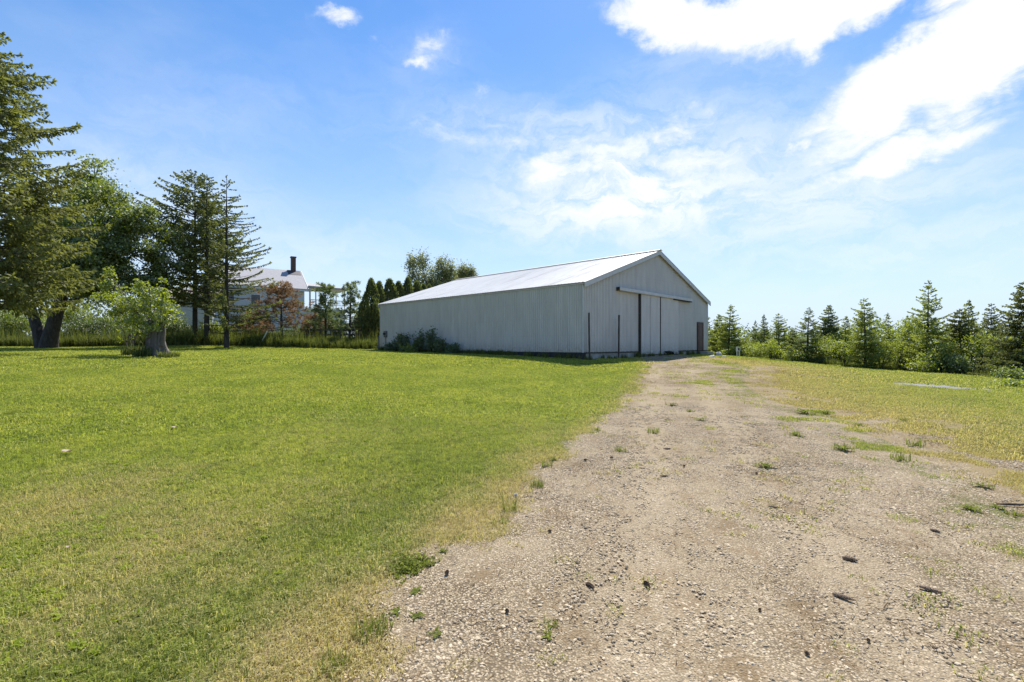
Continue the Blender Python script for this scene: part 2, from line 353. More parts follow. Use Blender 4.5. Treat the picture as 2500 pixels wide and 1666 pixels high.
def ground_mat():
    m, n, o = new_mat('ground_cover')
    pos = n.n('ShaderNodeNewGeometry').outputs['Position']
    gr = n.attr('gravel'); br = n.attr('needles'); dry = n.attr('dry'); conc = n.attr('pad'); trk = n.attr('track')
    n1 = n.noise(pos, 1.1, 5, .6); n2 = n.noise(pos, 7, 5, .65); n3 = n.noise(pos, 45, 3, .6)
    vor = n.n('ShaderNodeTexVoronoi', {'Vector': pos, 'Scale': 78.0, 'Randomness': 1.0}, feature='F1')
    vcol = n.n('ShaderNodeSeparateColor', {0: vor.outputs['Color']}).outputs[0]
    stone = n.mix(vcol, (.23, .172, .102, 1), (.57, .462, .312, 1))
    stone = n.mix(n.ss(vor.outputs['Distance'], .30, .62), stone, (.115, .088, .056, 1))
    tan_ = n.mix(n3, (.30, .234, .148, 1), (.485, .392, .262, 1))
    nearstone = n.ss(n1, .40, .62)
    grav = n.mix(n.m('MAXIMUM', n.m('MULTIPLY', nearstone, .45), n.m('MULTIPLY', n.ss(n.m('ADD', trk, n.m('MULTIPLY', n.m('SUBTRACT', n2, .5), .9)), 0.0, .9), .55)), stone, tan_)
    grav = n.mix(n.m('MULTIPLY', n.ss(n2, .53, .72), .55), grav, (.19, .14, .085, 1))       # damp dirt and litter flecks
    litter = n.m('MULTIPLY', n.ss(n.noise(n.vm('MULTIPLY', pos, (1, .45, 1)), 3.3, 5, .7), .50, .66), .6)
    grav = n.mix(litter, grav, (.24, .17, .098, 1))
    bm = n.ss(n.m('ADD', br, n.m('MULTIPLY', n.m('SUBTRACT', n.noise(pos, 13, 6, .75, .6), .5), 2.0)), .22, .75)
    grav = n.mix(n.m('MULTIPLY', bm, .85), grav, n.mix(n3, (.13, .09, .05, 1), (.27, .195, .11, 1)))
    soil = n.mix(n3, (.055, .065, .012, 1), (.17, .18, .035, 1))
    drysoil = n.mix(n3, (.17, .125, .06, 1), (.36, .275, .15, 1))
    fdry = n.ss(n.m('ADD', dry, n.m('MULTIPLY', n.m('SUBTRACT', n2, .5), .8)), .15, .85)
    lawn = n.mix(fdry, soil, drysoil)
    gm = n.ss(n.m('ADD', gr, n.m('ADD', n.m('MULTIPLY', n.m('SUBTRACT', n2, .5), .9), n.m('MULTIPLY', n.m('SUBTRACT', n1, .5), .5))), .34, .62)
    col = n.mix(gm, lawn, grav)
    padm = n.ss(n.m('ADD', conc, n.m('MULTIPLY', n.m('SUBTRACT', n2, .5), 1.7)), .45, .75)
    col = n.mix(padm, col, n.mix(n3, (.20, .19, .18, 1), (.32, .31, .295, 1)))
    p = n.n('ShaderNodeBsdfPrincipled', {'Base Color': col, 'Roughness': .95, 'Specular IOR Level': .15})
    hh = n.m('ADD', n.m('MULTIPLY', n.m('SUBTRACT', 1.0, vor.outputs['Distance']), .7), n.m('MULTIPLY', n3, .6))
    b = n.n('ShaderNodeBump', {'Height': hh, 'Strength': .9, 'Distance': .012}); n.t.links.new(b.outputs[0], p.inputs['Normal'])
    n.t.links.new(p.outputs[0], o.inputs[0]); return m
M['ground'] = ground_mat()

def grass_mat(name, tall=False):
    m, n, o = new_mat(name)
    pos = n.n('ShaderNodeNewGeometry').outputs['Position']; t = n.attr('tint')
    n1 = n.noise(pos, .55, 4, .6); n2 = n.noise(pos, 2.6, 4, .65)
    dry = n.n('ShaderNodeAttribute', attribute_name='dry_i', attribute_type='INSTANCER').outputs['Fac']
    lush = n.n('ShaderNodeAttribute', attribute_name='lush_i', attribute_type='INSTANCER').outputs['Fac']
    green = n.mix(t, (.168, .228, .019, 1), (.50, .575, .072, 1))
    green2 = n.mix(t, (.295, .325, .032, 1), (.655, .68, .120, 1))
    g = n.mix(n.ss(n.m('ADD', n.m('MULTIPLY', n1, .6), n.m('MULTIPLY', n.noise(pos, 2.1, 5, .7), .4)), .42, .58), green, green2)
    g = n.mix(n.m('MULTIPLY', lush, .8), g, n.mix(t, (.09, .135, .009, 1), (.28, .335, .03, 1)))
    fine = n.noise(pos, 11, 3, .7); g = n.mix(n.m('MULTIPLY', n.ss(fine, .46, .62), .75), g, n.mix(t, (.075, .105, .010, 1), (.19, .225, .03, 1)))
    g = n.mix(.12, g, (.27, .29, .15, 1))
    straw = n.mix(t, (.34, .275, .11, 1), (.64, .55, .27, 1))
    f = n.m('ADD', n.m('ADD', dry, n.m('MULTIPLY', n.m('SUBTRACT', n2, .5), .9)), n.m('MULTIPLY', n.m('SUBTRACT', t, .5), .7))
    col = n.mix(n.m('MULTIPLY', n.ss(f, .25, .75), .92), g, straw)
    if tall: col = n.mix(t, (.05, .075, .014, 1), (.20, .22, .055, 1))
    d = n.n('ShaderNodeBsdfDiffuse', {'Color': col}); tr = n.n('ShaderNodeBsdfTranslucent', {'Color': n.mix(1.0, col, (1.25, 1.25, .8, 1), 'MULTIPLY')})
    s1 = n.n('ShaderNodeMixShader', {0: .48, 1: d.outputs[0], 2: tr.outputs[0]})
    gl = n.n('ShaderNodeBsdfGlossy', {'Color': (1, 1, 1, 1), 'Roughness': .5})
    s2 = n.n('ShaderNodeMixShader', {0: .02, 1: s1.outputs[0], 2: gl.outputs[0]})
    n.t.links.new(s2.outputs[0], o.inputs[0]); return m
M['grass'] = grass_mat('lawn_grass_blades'); M['tallgrass'] = grass_mat('tall_grass_blades', True)
def stone_mat():
    m, n, o = new_mat('gravel_stones'); t = n.attr('tint')
    pos = n.n('ShaderNodeNewGeometry').outputs['Position']
    col = n.mix(t, (.20, .152, .09, 1), (.63, .515, .36, 1)); col = n.mix(n.m('MULTIPLY', n.noise(pos, 90, 2), .4), col, (.33, .25, .155, 1))
    p = n.n('ShaderNodeBsdfPrincipled', {'Base Color': col, 'Roughness': .9}); n.t.links.new(p.outputs[0], o.inputs[0]); return m
M['stones'] = stone_mat()

# ------------------------------------------------------------------ ground sheet
def build_ground():
    rr = [0.0]+[.35*1.021**k for k in range(376)]; rr = [r for r in rr if r < 900]
    NA = 720; th = np.linspace(0, 2*math.pi, NA, endpoint=False)
    R, T = np.meshgrid(np.array(rr[1:]), th, indexing='ij'); X = R*np.sin(T); Y = R*np.cos(T)
    Z = hgt(X, Y)
    near = np.clip(1-R/30, 0, 1)
    Z = Z+(fbm(X, Y, .9)-.5)*.05*np.clip(R/3, .2, 1)*np.clip(1.6-R/60, 0, 1)
    Z = Z-.03*tracks(X.ravel(), Y.ravel()).reshape(X.shape)*(R < 40)
    V = np.stack([X, Y, Z], -1).reshape(-1, 3); V = np.vstack([V, [[0, 0, H(0, 0)]]]); nr = len(rr)-1
    i, j = np.meshgrid(np.arange(nr-1), np.arange(NA), indexing='ij'); j2 = (j+1) % NA
    Q = np.stack([i*NA+j, i*NA+j2, (i+1)*NA+j2, (i+1)*NA+j], -1).reshape(-1, 4)[:, ::-1]
    tri = np.stack([np.arange(NA), np.full(NA, len(V)-1), (np.arange(NA)+1) % NA], -1)[:, ::-1]
    g = gravel(V[:, 0], V[:, 1]); g[np.linalg.norm(V[:, :2], axis=1) > 60] = 0
    att = {'gravel': g, 'needles': blobs(V[:, 0], V[:, 1], SPG), 'dry': np.clip(blobs(V[:, 0], V[:, 1], DRG)+rightdry(V[:, 0], V[:, 1])+.10, 0, 1),
           'track': tracks(V[:, 0], V[:, 1]), 'pad': blobs(V[:, 0], V[:, 1], PADS)}
    def mk(name, V, parts, lift=0):
        mb = MB(); mb.v = [V+np.array([0, 0, lift])]; mb.f = parts; mb.t = [np.full(len(p), .5) for p in parts]; mb.nv = len(V)
        o = mb.build(name, M['ground'], None, True)
        return o
    def put(o, at):
        for k, v in at.items():
            a = o.data.attributes.new(k, 'FLOAT', 'POINT'); a.data.foreach_set('value', v.astype(np.float32))
    o = mk('ground', V, [Q, tri]); put(o, att)
    tag(o, 'gently rising ground under the mown lawn and field', 'ground', kind='structure')
    fm = g[Q].mean(1) > .42; q = Q[fm]; used = np.unique(q); remap = np.full(len(V), -1); remap[used] = np.arange(len(used))
    d = mk('driveway', V[used], [remap[q]], .004); put(d, {k: v[used] for k, v in att.items()})
    tag(d, 'tan gravel driveway leading up to the big barn doors', 'driveway', kind='structure')
def rightdry(x, y):
    q = np.stack([np.ravel(x), np.ravel(y)], -1); dr = seg_dist(q, PR); ins = inside(q, POLY); dl = seg_dist(q, PL)
    v = np.where(ins | (dr > dl), 0, .80*np.exp(-dr/4.5))+np.where(dl < .8, .35*np.exp(-dl/.5), 0)
    return v.reshape(np.shape(x))
TRK = [np.array([gpix(*p) for p in L]) for L in ([(1600, 895), (1590, 1000), (1590, 1200), (1560, 1666)], [(1690, 900), (1790, 1050), (1950, 1250), (2300, 1666)])]
def tracks(x, y):
    q = np.stack([x, y], -1); return np.maximum(*[np.exp(-(seg_dist(q, L)/.38)**2) for L in TRK])
PADS = [(gpix(2215, 940), .9, .8), (gpix(2275, 943), 1.0, .95), (gpix(2325, 945), 1.0, .95), (gpix(2365, 948), .8, .8)]
build_ground()

# ------------------------------------------------------------------ instanced ground cover (stuff)
def scatter(name, pts, sources, material, label, cat, smooth=False):
    """pts: n x (x,y,z,rot,scale,dry,lush); sources: list of MB (variants). ONE stuff object."""
    col = bpy.data.collections.new(name+'_clumps')
    for k, mb in enumerate(sources):
        so = bpy.data.objects.new(f'{name}_clump', mb.data(f'{name}_clump', material, smooth)); col.objects.link(so)
    me = bpy.data.meshes.new(name); pts = np.asarray(pts, np.float32); n = len(pts)
    me.vertices.add(n); me.vertices.foreach_set('co', pts[:, :3].ravel())
    def at(nm, a, typ='FLOAT'):
        t = me.attributes.new(nm, typ, 'POINT'); t.data.foreach_set('value', a)
    at('rot', pts[:, 3]); at('scl', pts[:, 4]); at('dry_i', pts[:, 5]); at('lush_i', pts[:, 6])
    at('idx', rng.integers(0, len(sources), n).astype(np.int32), 'INT')
    me.materials.append(material)
    o = bpy.data.objects.new(name, me); S.collection.objects.link(o); tag(o, label, cat, kind='stuff')
    ng = bpy.data.node_groups.new(name+'_scatter', 'GeometryNodeTree')
    ng.interface.new_socket('Geometry', in_out='INPUT', socket_type='NodeSocketGeometry'); ng.interface.new_socket('Geometry', in_out='OUTPUT', socket_type='NodeSocketGeometry')
    N = ng.nodes; L = ng.links
    gi = N.new('NodeGroupInput'); go = N.new('NodeGroupOutput'); ip = N.new('GeometryNodeInstanceOnPoints'); ci = N.new('GeometryNodeCollectionInfo')
    ci.inputs['Collection'].default_value = col; ci.inputs['Separate Children'].default_value = True; ci.inputs['Reset Children'].default_value = True
    def na(nm, typ='FLOAT'):
        a = N.new('GeometryNodeInputNamedAttribute'); a.data_type = typ; a.inputs['Name'].default_value = nm; return a.outputs[0]
    cx = N.new('ShaderNodeCombineXYZ'); L.new(na('rot'), cx.inputs[2])
    L.new(gi.outputs[0], ip.inputs['Points']); L.new(ci.outputs[0], ip.inputs['Instance']); ip.inputs['Pick Instance'].default_value = True
    L.new(na('idx', 'INT'), ip.inputs['Instance Index']); L.new(cx.outputs[0], ip.inputs['Rotation']); L.new(na('scl'), ip.inputs['Scale'])
    L.new(ip.outputs[0], go.inputs[0])
    md = o.modifiers.new('scatter', 'NODES'); md.node_group = ng
    return o

def blades(n, half, hmin, hmax, wid, lean=.7, tint=None, seed=0, round_=False):
    """a clump of bent grass blades, n blades over a square of half-size half"""
    r = np.random.default_rng(seed)
    if round_:
        a = r.uniform(0, 2*math.pi, n); q = half*np.sqrt(r.random(n)); bx = q*np.cos(a); by = q*np.sin(a)
    else: bx = r.uniform(-half, half, n); by = r.uniform(-half, half, n)
    h = r.uniform(hmin, hmax, n)*np.where(r.random(n) < .04, 1.9, 1); a = r.uniform(0, 2*math.pi, n); ln = r.uniform(.1, 1, n)*lean*h
    dx = np.cos(a)*ln; dy = np.sin(a)*ln; wa = a+math.pi/2+r.uniform(-.6, .6, n); wx = np.cos(wa)*wid*r.uniform(.6, 1.3, n)/2; wy = np.sin(wa)*wid/2
    B = np.stack([bx, by, np.full(n, -.01)], -1); Mi = np.stack([bx+dx*.35, by+dy*.35, h*.6], -1); Tp = np.stack([bx+dx, by+dy, h*(1-.35*np.clip(ln/h, 0, 1))], -1)
    w2 = np.stack([wx, wy, np.zeros(n)], -1)
    V = np.stack([B-w2, B+w2, Mi+w2*.8, Mi-w2*.8, Tp], 1)
    mb = MB(); base = np.arange(n)*5
    t = r.random(n) if tint is None else tint
    Vf = V.reshape(-1, 3)
    mb.v = [Vf]; mb.nv = len(Vf); mb.f = [np.stack([base, base+1, base+2, base+3], -1), np.stack([base+3, base+2, base+4], -1)]; mb.t = [t, t]
    return mb
def field(x0, x1, y0, y1, step, rmin, rmax, keep):
    xs = np.arange(x0, x1, step); ys = np.arange(y0, y1, step); X, Y = np.meshgrid(xs, ys)
    X = (X+rng.uniform(-.4, .4, X.shape)*step).ravel(); Y = (Y+rng.uniform(-.4, .4, Y.shape)*step).ravel()
    r = np.hypot(X, Y); k = (r >= rmin) & (r < rmax) & (Y > -3) & (np.abs(X) < np.maximum(Y, 0)*1.25+4.0)
    X, Y = X[k], Y[k]; k = keep(X, Y); return X[k], Y[k]
def in_barn(X, Y):
    u = (X-BL[0])*UX[0]+(Y-BL[1])*UX[1]; v = (X-BL[0])*UY[0]+(Y-BL[1])*UY[1]
    return (u > -.05) & (u < BW+.05) & (v > -.05) & (v < BLEN+.05)
BL = np.array([3.72, 25.1]); UX = np.array([.69, .7238]); UX /= np.linalg.norm(UX); UY = np.array([-UX[1], UX[0]]); BW = 16.4; BLEN = 19.8; BZ = 1.115
def lawn_keep(thr, amp=.9):
    def k(X, Y):
        g = gravel(X, Y)+(fbm(X, Y, 3.0)-.5)*amp+(fbm(X, Y, .9, 2)-.5)*.5
        return (g+np.where(X > Y*.30, .50*(fbm(X, Y, .55)-.33), 0) < thr) & ~in_barn(X, Y) & (blobs(X, Y, PADS)+(fbm(X, Y, 2.5)-.5)*1.5 < .6)
    return k
def pts7(X, Y, smin=.85, smax=1.2, scale_fn=None):
    n = len(X); d = np.clip(blobs(X, Y, DRG)+rightdry(X, Y)+.11+.25*np.clip(gravel(X, Y)-.1, 0, 1), 0, 1)
    sc = rng.uniform(smin, smax, n)
    sc = sc*(.7+.6*fbm(X, Y, 3.1))
    if scale_fn is not None: sc = sc*scale_fn(X, Y)
    zo = (fbm(X, Y, .9)-.5)*.05*np.clip(np.hypot(X, Y)/3, .2, 1)
    zo = zo-.03*tracks(X, Y)
    return np.stack([X, Y, hgt(X, Y)+zo, rng.uniform(0, 6.28, n), sc, d, blobs(X, Y, LUG)], -1)
A = []
for (step, r0, r1) in ((.11, 1.0, 9.0),):
    A.append(pts7(*field(-14, 14, -2, 9, step, r0, r1, lawn_keep(.47))))
scatter('lawn_grass', np.vstack(A), [blades(130, .10, .016, .048, .004, 1.5, seed=s) for s in range(8)], M['grass'], 'short mown yellow-green lawn grass in the near foreground', 'grass')
X, Y = field(-32, 30, 4, 22, .22, 8.8, 21.5, lawn_keep(.45))
scatter('lawn_grass', pts7(X, Y), [blades(220, .2, .018, .05, .009, 1.5, seed=20+s) for s in range(8)], M['grass'], 'sunlit mown lawn in the middle distance before the barn', 'grass')
X, Y = field(-62, 55, 10, 62, .5, 21, 62, lawn_keep(.45))
scatter('lawn_grass', pts7(X, Y), [blades(300, .38, .025, .06, .02, 1.5, seed=40+s) for s in range(6)], M['grass'], 'far sunlit lawn around the barn and below the trees', 'grass')
# straggling grass on the driveway's right-hand side
def sparse_keep(p):
    def k(X, Y):
        g = gravel(X, Y); n = fbm(X, Y, 1.4)
        return (g > .2) & ~in_barn(X, Y) & (rng.random(len(X)) < p*np.clip((n-.40)*4, 0, 1)*np.clip(1.35-g, 0, 1))
    return k
X, Y = field(-4, 24, 2, 34, .22, 2.2, 36, sparse_keep(.85))
pp = pts7(X, Y, .7, 1.3, lambda x, y: 1+np.hypot(x, y)/28); pp[:, 5] = np.clip(pp[:, 5]+.15, 0, 1)
scatter('driveway_weeds', pp, [blades(30, .075, .010, .034, .005, 1.7, seed=60+s, round_=True) for s in range(6)], M['grass'], 'thin dry grass and weeds straggling over the gravel driveway', 'weeds')
# loose stones
def stones(n, half, rmin, rmax, seed):
    r = np.random.default_rng(seed); g = (1+5**.5)/2
    ico = np.array([(-1, g, 0), (1, g, 0), (-1, -g, 0), (1, -g, 0), (0, -1, g), (0, 1, g), (0, -1, -g), (0, 1, -g), (g, 0, -1), (g, 0, 1), (-g, 0, -1), (-g, 0, 1)])/np.hypot(1, g)
    fc = np.array([(0, 11, 5), (0, 5, 1), (0, 1, 7), (0, 7, 10), (0, 10, 11), (1, 5, 9), (5, 11, 4), (11, 10, 2), (10, 7, 6), (7, 1, 8), (3, 9, 4), (3, 4, 2), (3, 2, 6), (3, 6, 8), (3, 8, 9), (4, 9, 5), (2, 4, 11), (6, 2, 10), (8, 6, 7), (9, 8, 1)])
    mb = MB()
    for _ in range(n):
        a = r.uniform(0, 6.28); s = rmin+(rmax-rmin)*r.random()**2.2
        V = ico*r.uniform(.75, 1.2, (12, 1))*np.array([s*r.uniform(.8, 1.3), s*r.uniform(.7, 1.1), s*r.uniform(.4, .7)])
        V = V@np.array([[math.cos(a), -math.sin(a), 0], [math.sin(a), math.cos(a), 0], [0, 0, 1]])+np.array([r.uniform(-half, half), r.uniform(-half, half), s*.15])
        mb.add(V, fc, r.random())
    return mb
def stone_keep(X, Y):
    g = gravel(X, Y)+(fbm(X, Y, 3.0)-.5)*.6; n = fbm(X, Y, .8)
    return (g > .42) & (rng.random(len(X)) < np.clip((1.75-np.hypot(X, Y)/8.5)*(.35+1.3*n), 0, 1))
X, Y = field(-4, 12, 1, 12, .13, 1.2, 11.5, stone_keep)
pp = pts7(X, Y, .8, 1.15)
scatter('gravel', pp, [stones(115, .11, .002, .0125, 80+s) for s in range(6)], M['stones'], 'loose pale crushed stone covering the near driveway', 'gravel')

def litter_clump(n, R, seed):
    r = np.random.default_rng(seed); mb = MB(); a = r.uniform(0, 6.28, n); q = R*np.sqrt(r.random(n)); b = r.uniform(0, 6.28, n); l = r.uniform(.005, .026, n); w_ = r.uniform(.0008, .0018, n)
    p = np.stack([q*np.cos(a), q*np.sin(a), r.uniform(.002, .012, n)], -1); d = np.stack([np.cos(b), np.sin(b), r.uniform(-.1, .25, n)], -1)*l[:, None]/2; e = np.stack([-np.sin(b), np.cos(b), 0*b], -1)*w_[:, None]
    mb.quads(np.stack([p-d-e, p-d+e, p+d+e*.6, p+d-e*.6], 1), r.random(n)); return mb
def litter_keep(X, Y):
    n = fbm(X, Y, 1.1, 4); return (gravel(X, Y) > .3) & ~in_barn(X, Y) & (rng.random(len(X)) < np.clip((n-.47)*2.4, .03, .8)+.8*blobs(X, Y, SPG))
X, Y = field(-4, 20, 1, 26, .16, 1.3, 26, litter_keep)
scatter('needle_litter', pts7(X, Y, .8, 1.6, lambda x, y: 1+np.hypot(x, y)/14), [litter_clump(34, .12, 700+k) for k in range(6)], M['litter'], 'brown needle and twig litter strewn over the gravel driveway', 'litter')
# ------------------------------------------------------------------ barn
def build_barn():
    root = empty('metal_barn', (BL[0], BL[1], BZ), math.atan2(UX[1], UX[0]))
    tag(root, 'long white corrugated metal barn with low gabled roof and sliding doors', 'barn')
    EV = 3.66; RISE = 2.74; w = BW; l = BLEN; PIT = .15; AMP = .017
    def prof(L, pitch, amp):
        k = np.arange(int(L/pitch)+1)*pitch; s = (k[:, None]+np.array([0, .45, .55, .90])*pitch).ravel(); o = np.tile([amp, amp, -amp, -amp], len(k))
        m = s <= L; return np.append(s[m], L), np.append(o[m], o[m][-1])
    def strip(mb, s, off, mapper_lo, mapper_hi):
        lo = mapper_lo(s, off); hi = mapper_hi(s, off); n = len(s)
        V = np.vstack([lo, hi]); q = np.stack([np.arange(n-1), np.arange(1, n), n+np.arange(1, n), n+np.arange(n-1)], -1); mb.add(V, q)
    # side walls
    st = lambda x, y, z: np.stack(np.broadcast_arrays(x, y, z), -1).astype(float)
    for side, x0, sg in (('left', 0, -1), ('right', w, 1)):
        mb = MB(); s, o = prof(l, PIT, AMP)
        strip(mb, s, o, lambda s, o: st(x0+sg*o, s, 0.), lambda s, o: st(x0+sg*o, s, EV)); mb.build('side_wall', M['siding'], root)
    for y0, sg in ((0, -1), (l, 1)):
        mb = MB(); s, o = prof(w, PIT, AMP)
        strip(mb, s, o, lambda s, o: st(s, y0+sg*o, 0.), lambda s, o: st(s, y0+sg*o, EV+RISE*(1-np.abs(s-w/2)/(w/2))-.03)); mb.build('gable_wall', M['siding'], root)
    # roof: two slopes with ribs running down the slope; sheets lap in three courses
    oh = .22; ohx = .12
    for sg in (-1, 1):
        mb = MB(); n = int((l+2*oh)/.23); xs = []
        for k in range(n+1):
            y = -oh+k*.23
            xs += [(y, 0), (y+.155, 0), (y+.175, .026), (y+.21, .026)]
        s = np.array([a for a, b in xs if a <= l+oh]); o = np.array([b for a, b in xs if a <= l+oh])
        for (t0, t1, lift) in ((0, .36, .0), (.35, .69, .008), (.68, 1.0, .016)):
            def mp(t): return lambda s, o: st(w/2+sg*(w/2+ohx)*(1-t), s, EV+.05-RISE*ohx/(w/2)+RISE*(1+ohx/(w/2))*t+o+lift)
            strip(mb, s, o, mp(t0), mp(t1))
        rf = mb.build('roof', M['roof'], root)
        m2 = MB(); m2.box((min(0, 0), 0, 0), (0.001, 0.001, 0.001)) if False else None
    rc = MB()
    for sg in (-1, 1):
        a = np.array([[w/2, -oh-.03, EV+RISE+.14], [w/2, l+oh+.03, EV+RISE+.14], [w/2+sg*.28, l+oh+.03, EV+RISE+.14-.085], [w/2+sg*.28, -oh-.03, EV+RISE+.14-.085]])
        rc.quads(a[None])
    rc.build('ridge_cap', M['roof'], root)
    # rake trim boards on both gables
    for yy in (-.2, l+.17):
        for sg in (-1, 1):
            mb = MB()
            e = np.array([w/2+sg*(w/2+ohx), EV-.02-RISE*ohx/(w/2)]); t = np.array([w/2, EV+RISE+.0])
            P = []
            for y in (yy, yy+.04):
                P += [[e[0], y, e[1]-.21], [t[0], y, t[1]-.19], [t[0], y, t[1]+.045], [e[0], y, e[1]+.045]]
            mb.add(P, [[0, 1, 2, 3], [7, 6, 5, 4], [0, 4, 5, 1], [3, 2, 6, 7], [0, 3, 7, 4]]); mb.build('rake_trim', M['trim'], root)
            sf = MB(); y1 = .0 if yy < 0 else l
            z = -.03
            sf.quads(np.array([[[e[0], yy+.02, e[1]+z], [t[0], yy+.02, t[1]+z], [t[0], y1, t[1]+z], [e[0], y1, e[1]+z]]])); sf.build('soffit', M['trim'], root)
    # eave trim
    for x0 in (-.06, w+.03):
        MB().box((x0, -.15, EV-.09), (x0+.03, l+.15, EV-.03)).build('eave_trim', M['trim'], root)
    # corner trim
    for x0, y0 in ((-.03, -.03), (w-.05, -.03), (-.03, l-.05), (w-.05, l-.05)):
        MB().box((x0, y0, -.01), (x0+.08, y0+.08, EV-.14)).build('corner_trim', M['trim'], root)
    # footing
    mb = MB(); mb.box((.31, .05, -1.3), (w-.04, .35, -.02)).build('foundation', M['concrete'], root)
    MB().box((.04, l-.35, -1.3), (w-.04, l-.05, -.02)).build('foundation', M['concrete'], root)
    MB().box((w-.3, .36, -1.3), (w-.05, l-.36, -.02)).build('foundation', M['concrete'], root)
    MB().box((.035, .045, -1.3), (.3, l-.36, -.02)).build('wall_base_strip', M['darkfoot'], root)  # dark strip below the siding of the long left wall
    MB().box((.0, -.012, -.06), (w, .05, .03)).build('sill_board', M['darkgap'], root)
    # sliding door leaves, track cover, timber jamb
    def leaf(u0, u1, zb):
        r = MB(); n = int((u1-u0)/PIT*6); s = np.linspace(u0, u1, n+1); o = .014*np.sin(s/PIT*2*math.pi)
        strip(r, s, o, lambda s, o: st(s, -.12-o, zb), lambda s, o: st(s, -.12-o, 3.5)); d = r.build('sliding_door', M['siding'], root, True)
        fr = MB()
        fr.box((u0, -.095, zb), (u0+.06, -.05, 3.5)); fr.box((u1-.06, -.095, zb), (u1, -.05, 3.5)); fr.box((u0+.06, -.095, zb), (u1-.06, -.05, zb+.08))
        fr.build('door_frame', M['darkgap'], d)
        return d
    leaf(5.86, 8.31, -.17); leaf(8.44, 11.0, -.19)
    mid = MB().box((7.02, -.145, -.15), (7.05, -.1365, 3.45)).build('door_seam', M['siding'], root)
    MB().box((5.72, -.15, -.55), (5.84, .0, 3.49)).build('door_jamb', M['darkgap'], root)
    gp = MB(); zs = np.linspace(-.22, 3.48, 24)
    wob = np.random.default_rng(5).uniform(-.02, .02, 24)
    gp.tube(np.stack([8.375+wob, np.full(24, -.10), zs], -1), .042, 6); gp.build('painted_gap_shade', M['darkgap'], root)  # dark tube stands in for the shade in the gap between leaves
    hd = MB().box((3.2, -.27, 3.5), (13.0, -.03, 3.67)); h = hd.build('door_track_cover', M['trim'], root)
    MB().box((3.17, -.25, 3.48), (3.198, -.04, 3.69)).build('track_end', M['darkgap'], h)
    MB().box((10.2, -.25, 3.44), (13.0, -.06, 3.498)).build('track_rail', M['darkgap'], h)
    # walk-in door
    d = MB(); u0, u1 = 14.38, 15.40
    d.box((u0+.09, -.075, .03), (u1-.09, -.03, 2.0)); d.box((u0+.2, -.09, .2), (u1-.2, -.076, .85)); d.box((u0+.2, -.09, 1.0), (u1-.2, -.076, 1.85))
    dr = d.build('entry_door', M['doorwood'], root)
    f = MB(); f.box((u0, -.10, -.02), (u0+.085, .0, 2.09)); f.box((u1-.085, -.10, -.02), (u1, .0, 2.09)); f.box((u0+.085, -.10, 2.005), (u1-.085, .0, 2.09)); f.build('door_frame', M['doorwood'], dr)
    k = MB(); k.tube([(u1-.2, -.09, 1.0), (u1-.2, -.16, 1.0)], .035, 8); k.build('door_handle', M['metalbox'], dr)
    return root
build_barn()
def bpt(u, v): p = BL+UX*u+UY*v; return float(p[0]), float(p[1])

def post(u, v, top, r, label, lean=0.0):
    x, y = bpt(u, v); z = H(x, y); t = empty('timber_post', (x, y, z)); tag(t, label, 'post', 'timber posts standing before the barn gable')
    n = 9; k = np.linspace(0, 1, n); hh = top-z
    pts = np.stack([lean*k, 0*k, -.3+(hh+.3)*k], -1)
    MB().tube(pts, r*(1+.08*np.sin(k*17+u)), 10, rough=.06).build('post_shaft', M['post'], t, True)
    MB().tube([(lean, 0, hh), (lean, 0, hh+.012)], r*.8, 10).build('end_grain', M['stick'], t)
post(.12, -.32, up(764.5, 25.0), .048, 'dark round timber post at the near corner of the barn', -.04)
post(2.9, -.35, up(770, 27.0), .052, 'dark round timber post between barn corner and sliding doors', .03)

def build_step():
    x, y = bpt(14.9, -.5); z = H(x, y); t = empty('concrete_step', (x, y, z), math.atan2(UX[1], UX[0])); tag(t, 'pale concrete step block below the brown entry door', 'step')
    MB().box((-.55, -.28, -.2), (.55, .36, BZ-.16-z)).build('step_block', M['concrete'], t)
    MB().box((-.58, -.31, BZ-.158-z), (.58, .36, BZ-.09-z)).build('step_slab', M['concrete'], t)
build_step()
def build_hose():
    x, y = bpt(9.0, -.42); z = H(x, y); r = np.random.default_rng(12); mb = MB(); pts = []
    for k in range(300):
        a = k/300*2*math.pi*7; R_ = .27+.05*math.sin(k*.11)+r.uniform(-.006, .006); pts.append((R_*math.cos(a), R_*math.sin(a)*.55-.1*math.sin(k*.021), .05+.30*abs(math.sin(a/2+.2))*(.35+.65*(k % 43)/43)))
    pts += [(.45, -.25, .03), (.75, -.3, .02), (.95, -.15, .02)]
    o = mb.tube(pts, .02, 6).build('garden_hose', M['rubber'], None, True); o.location = (x, y, z); o.rotation_euler = (0, 0, math.atan2(UX[1], UX[0]))
    tag(o, 'dark coil of hose heaped by the gap between the sliding doors', 'hose')
build_hose()
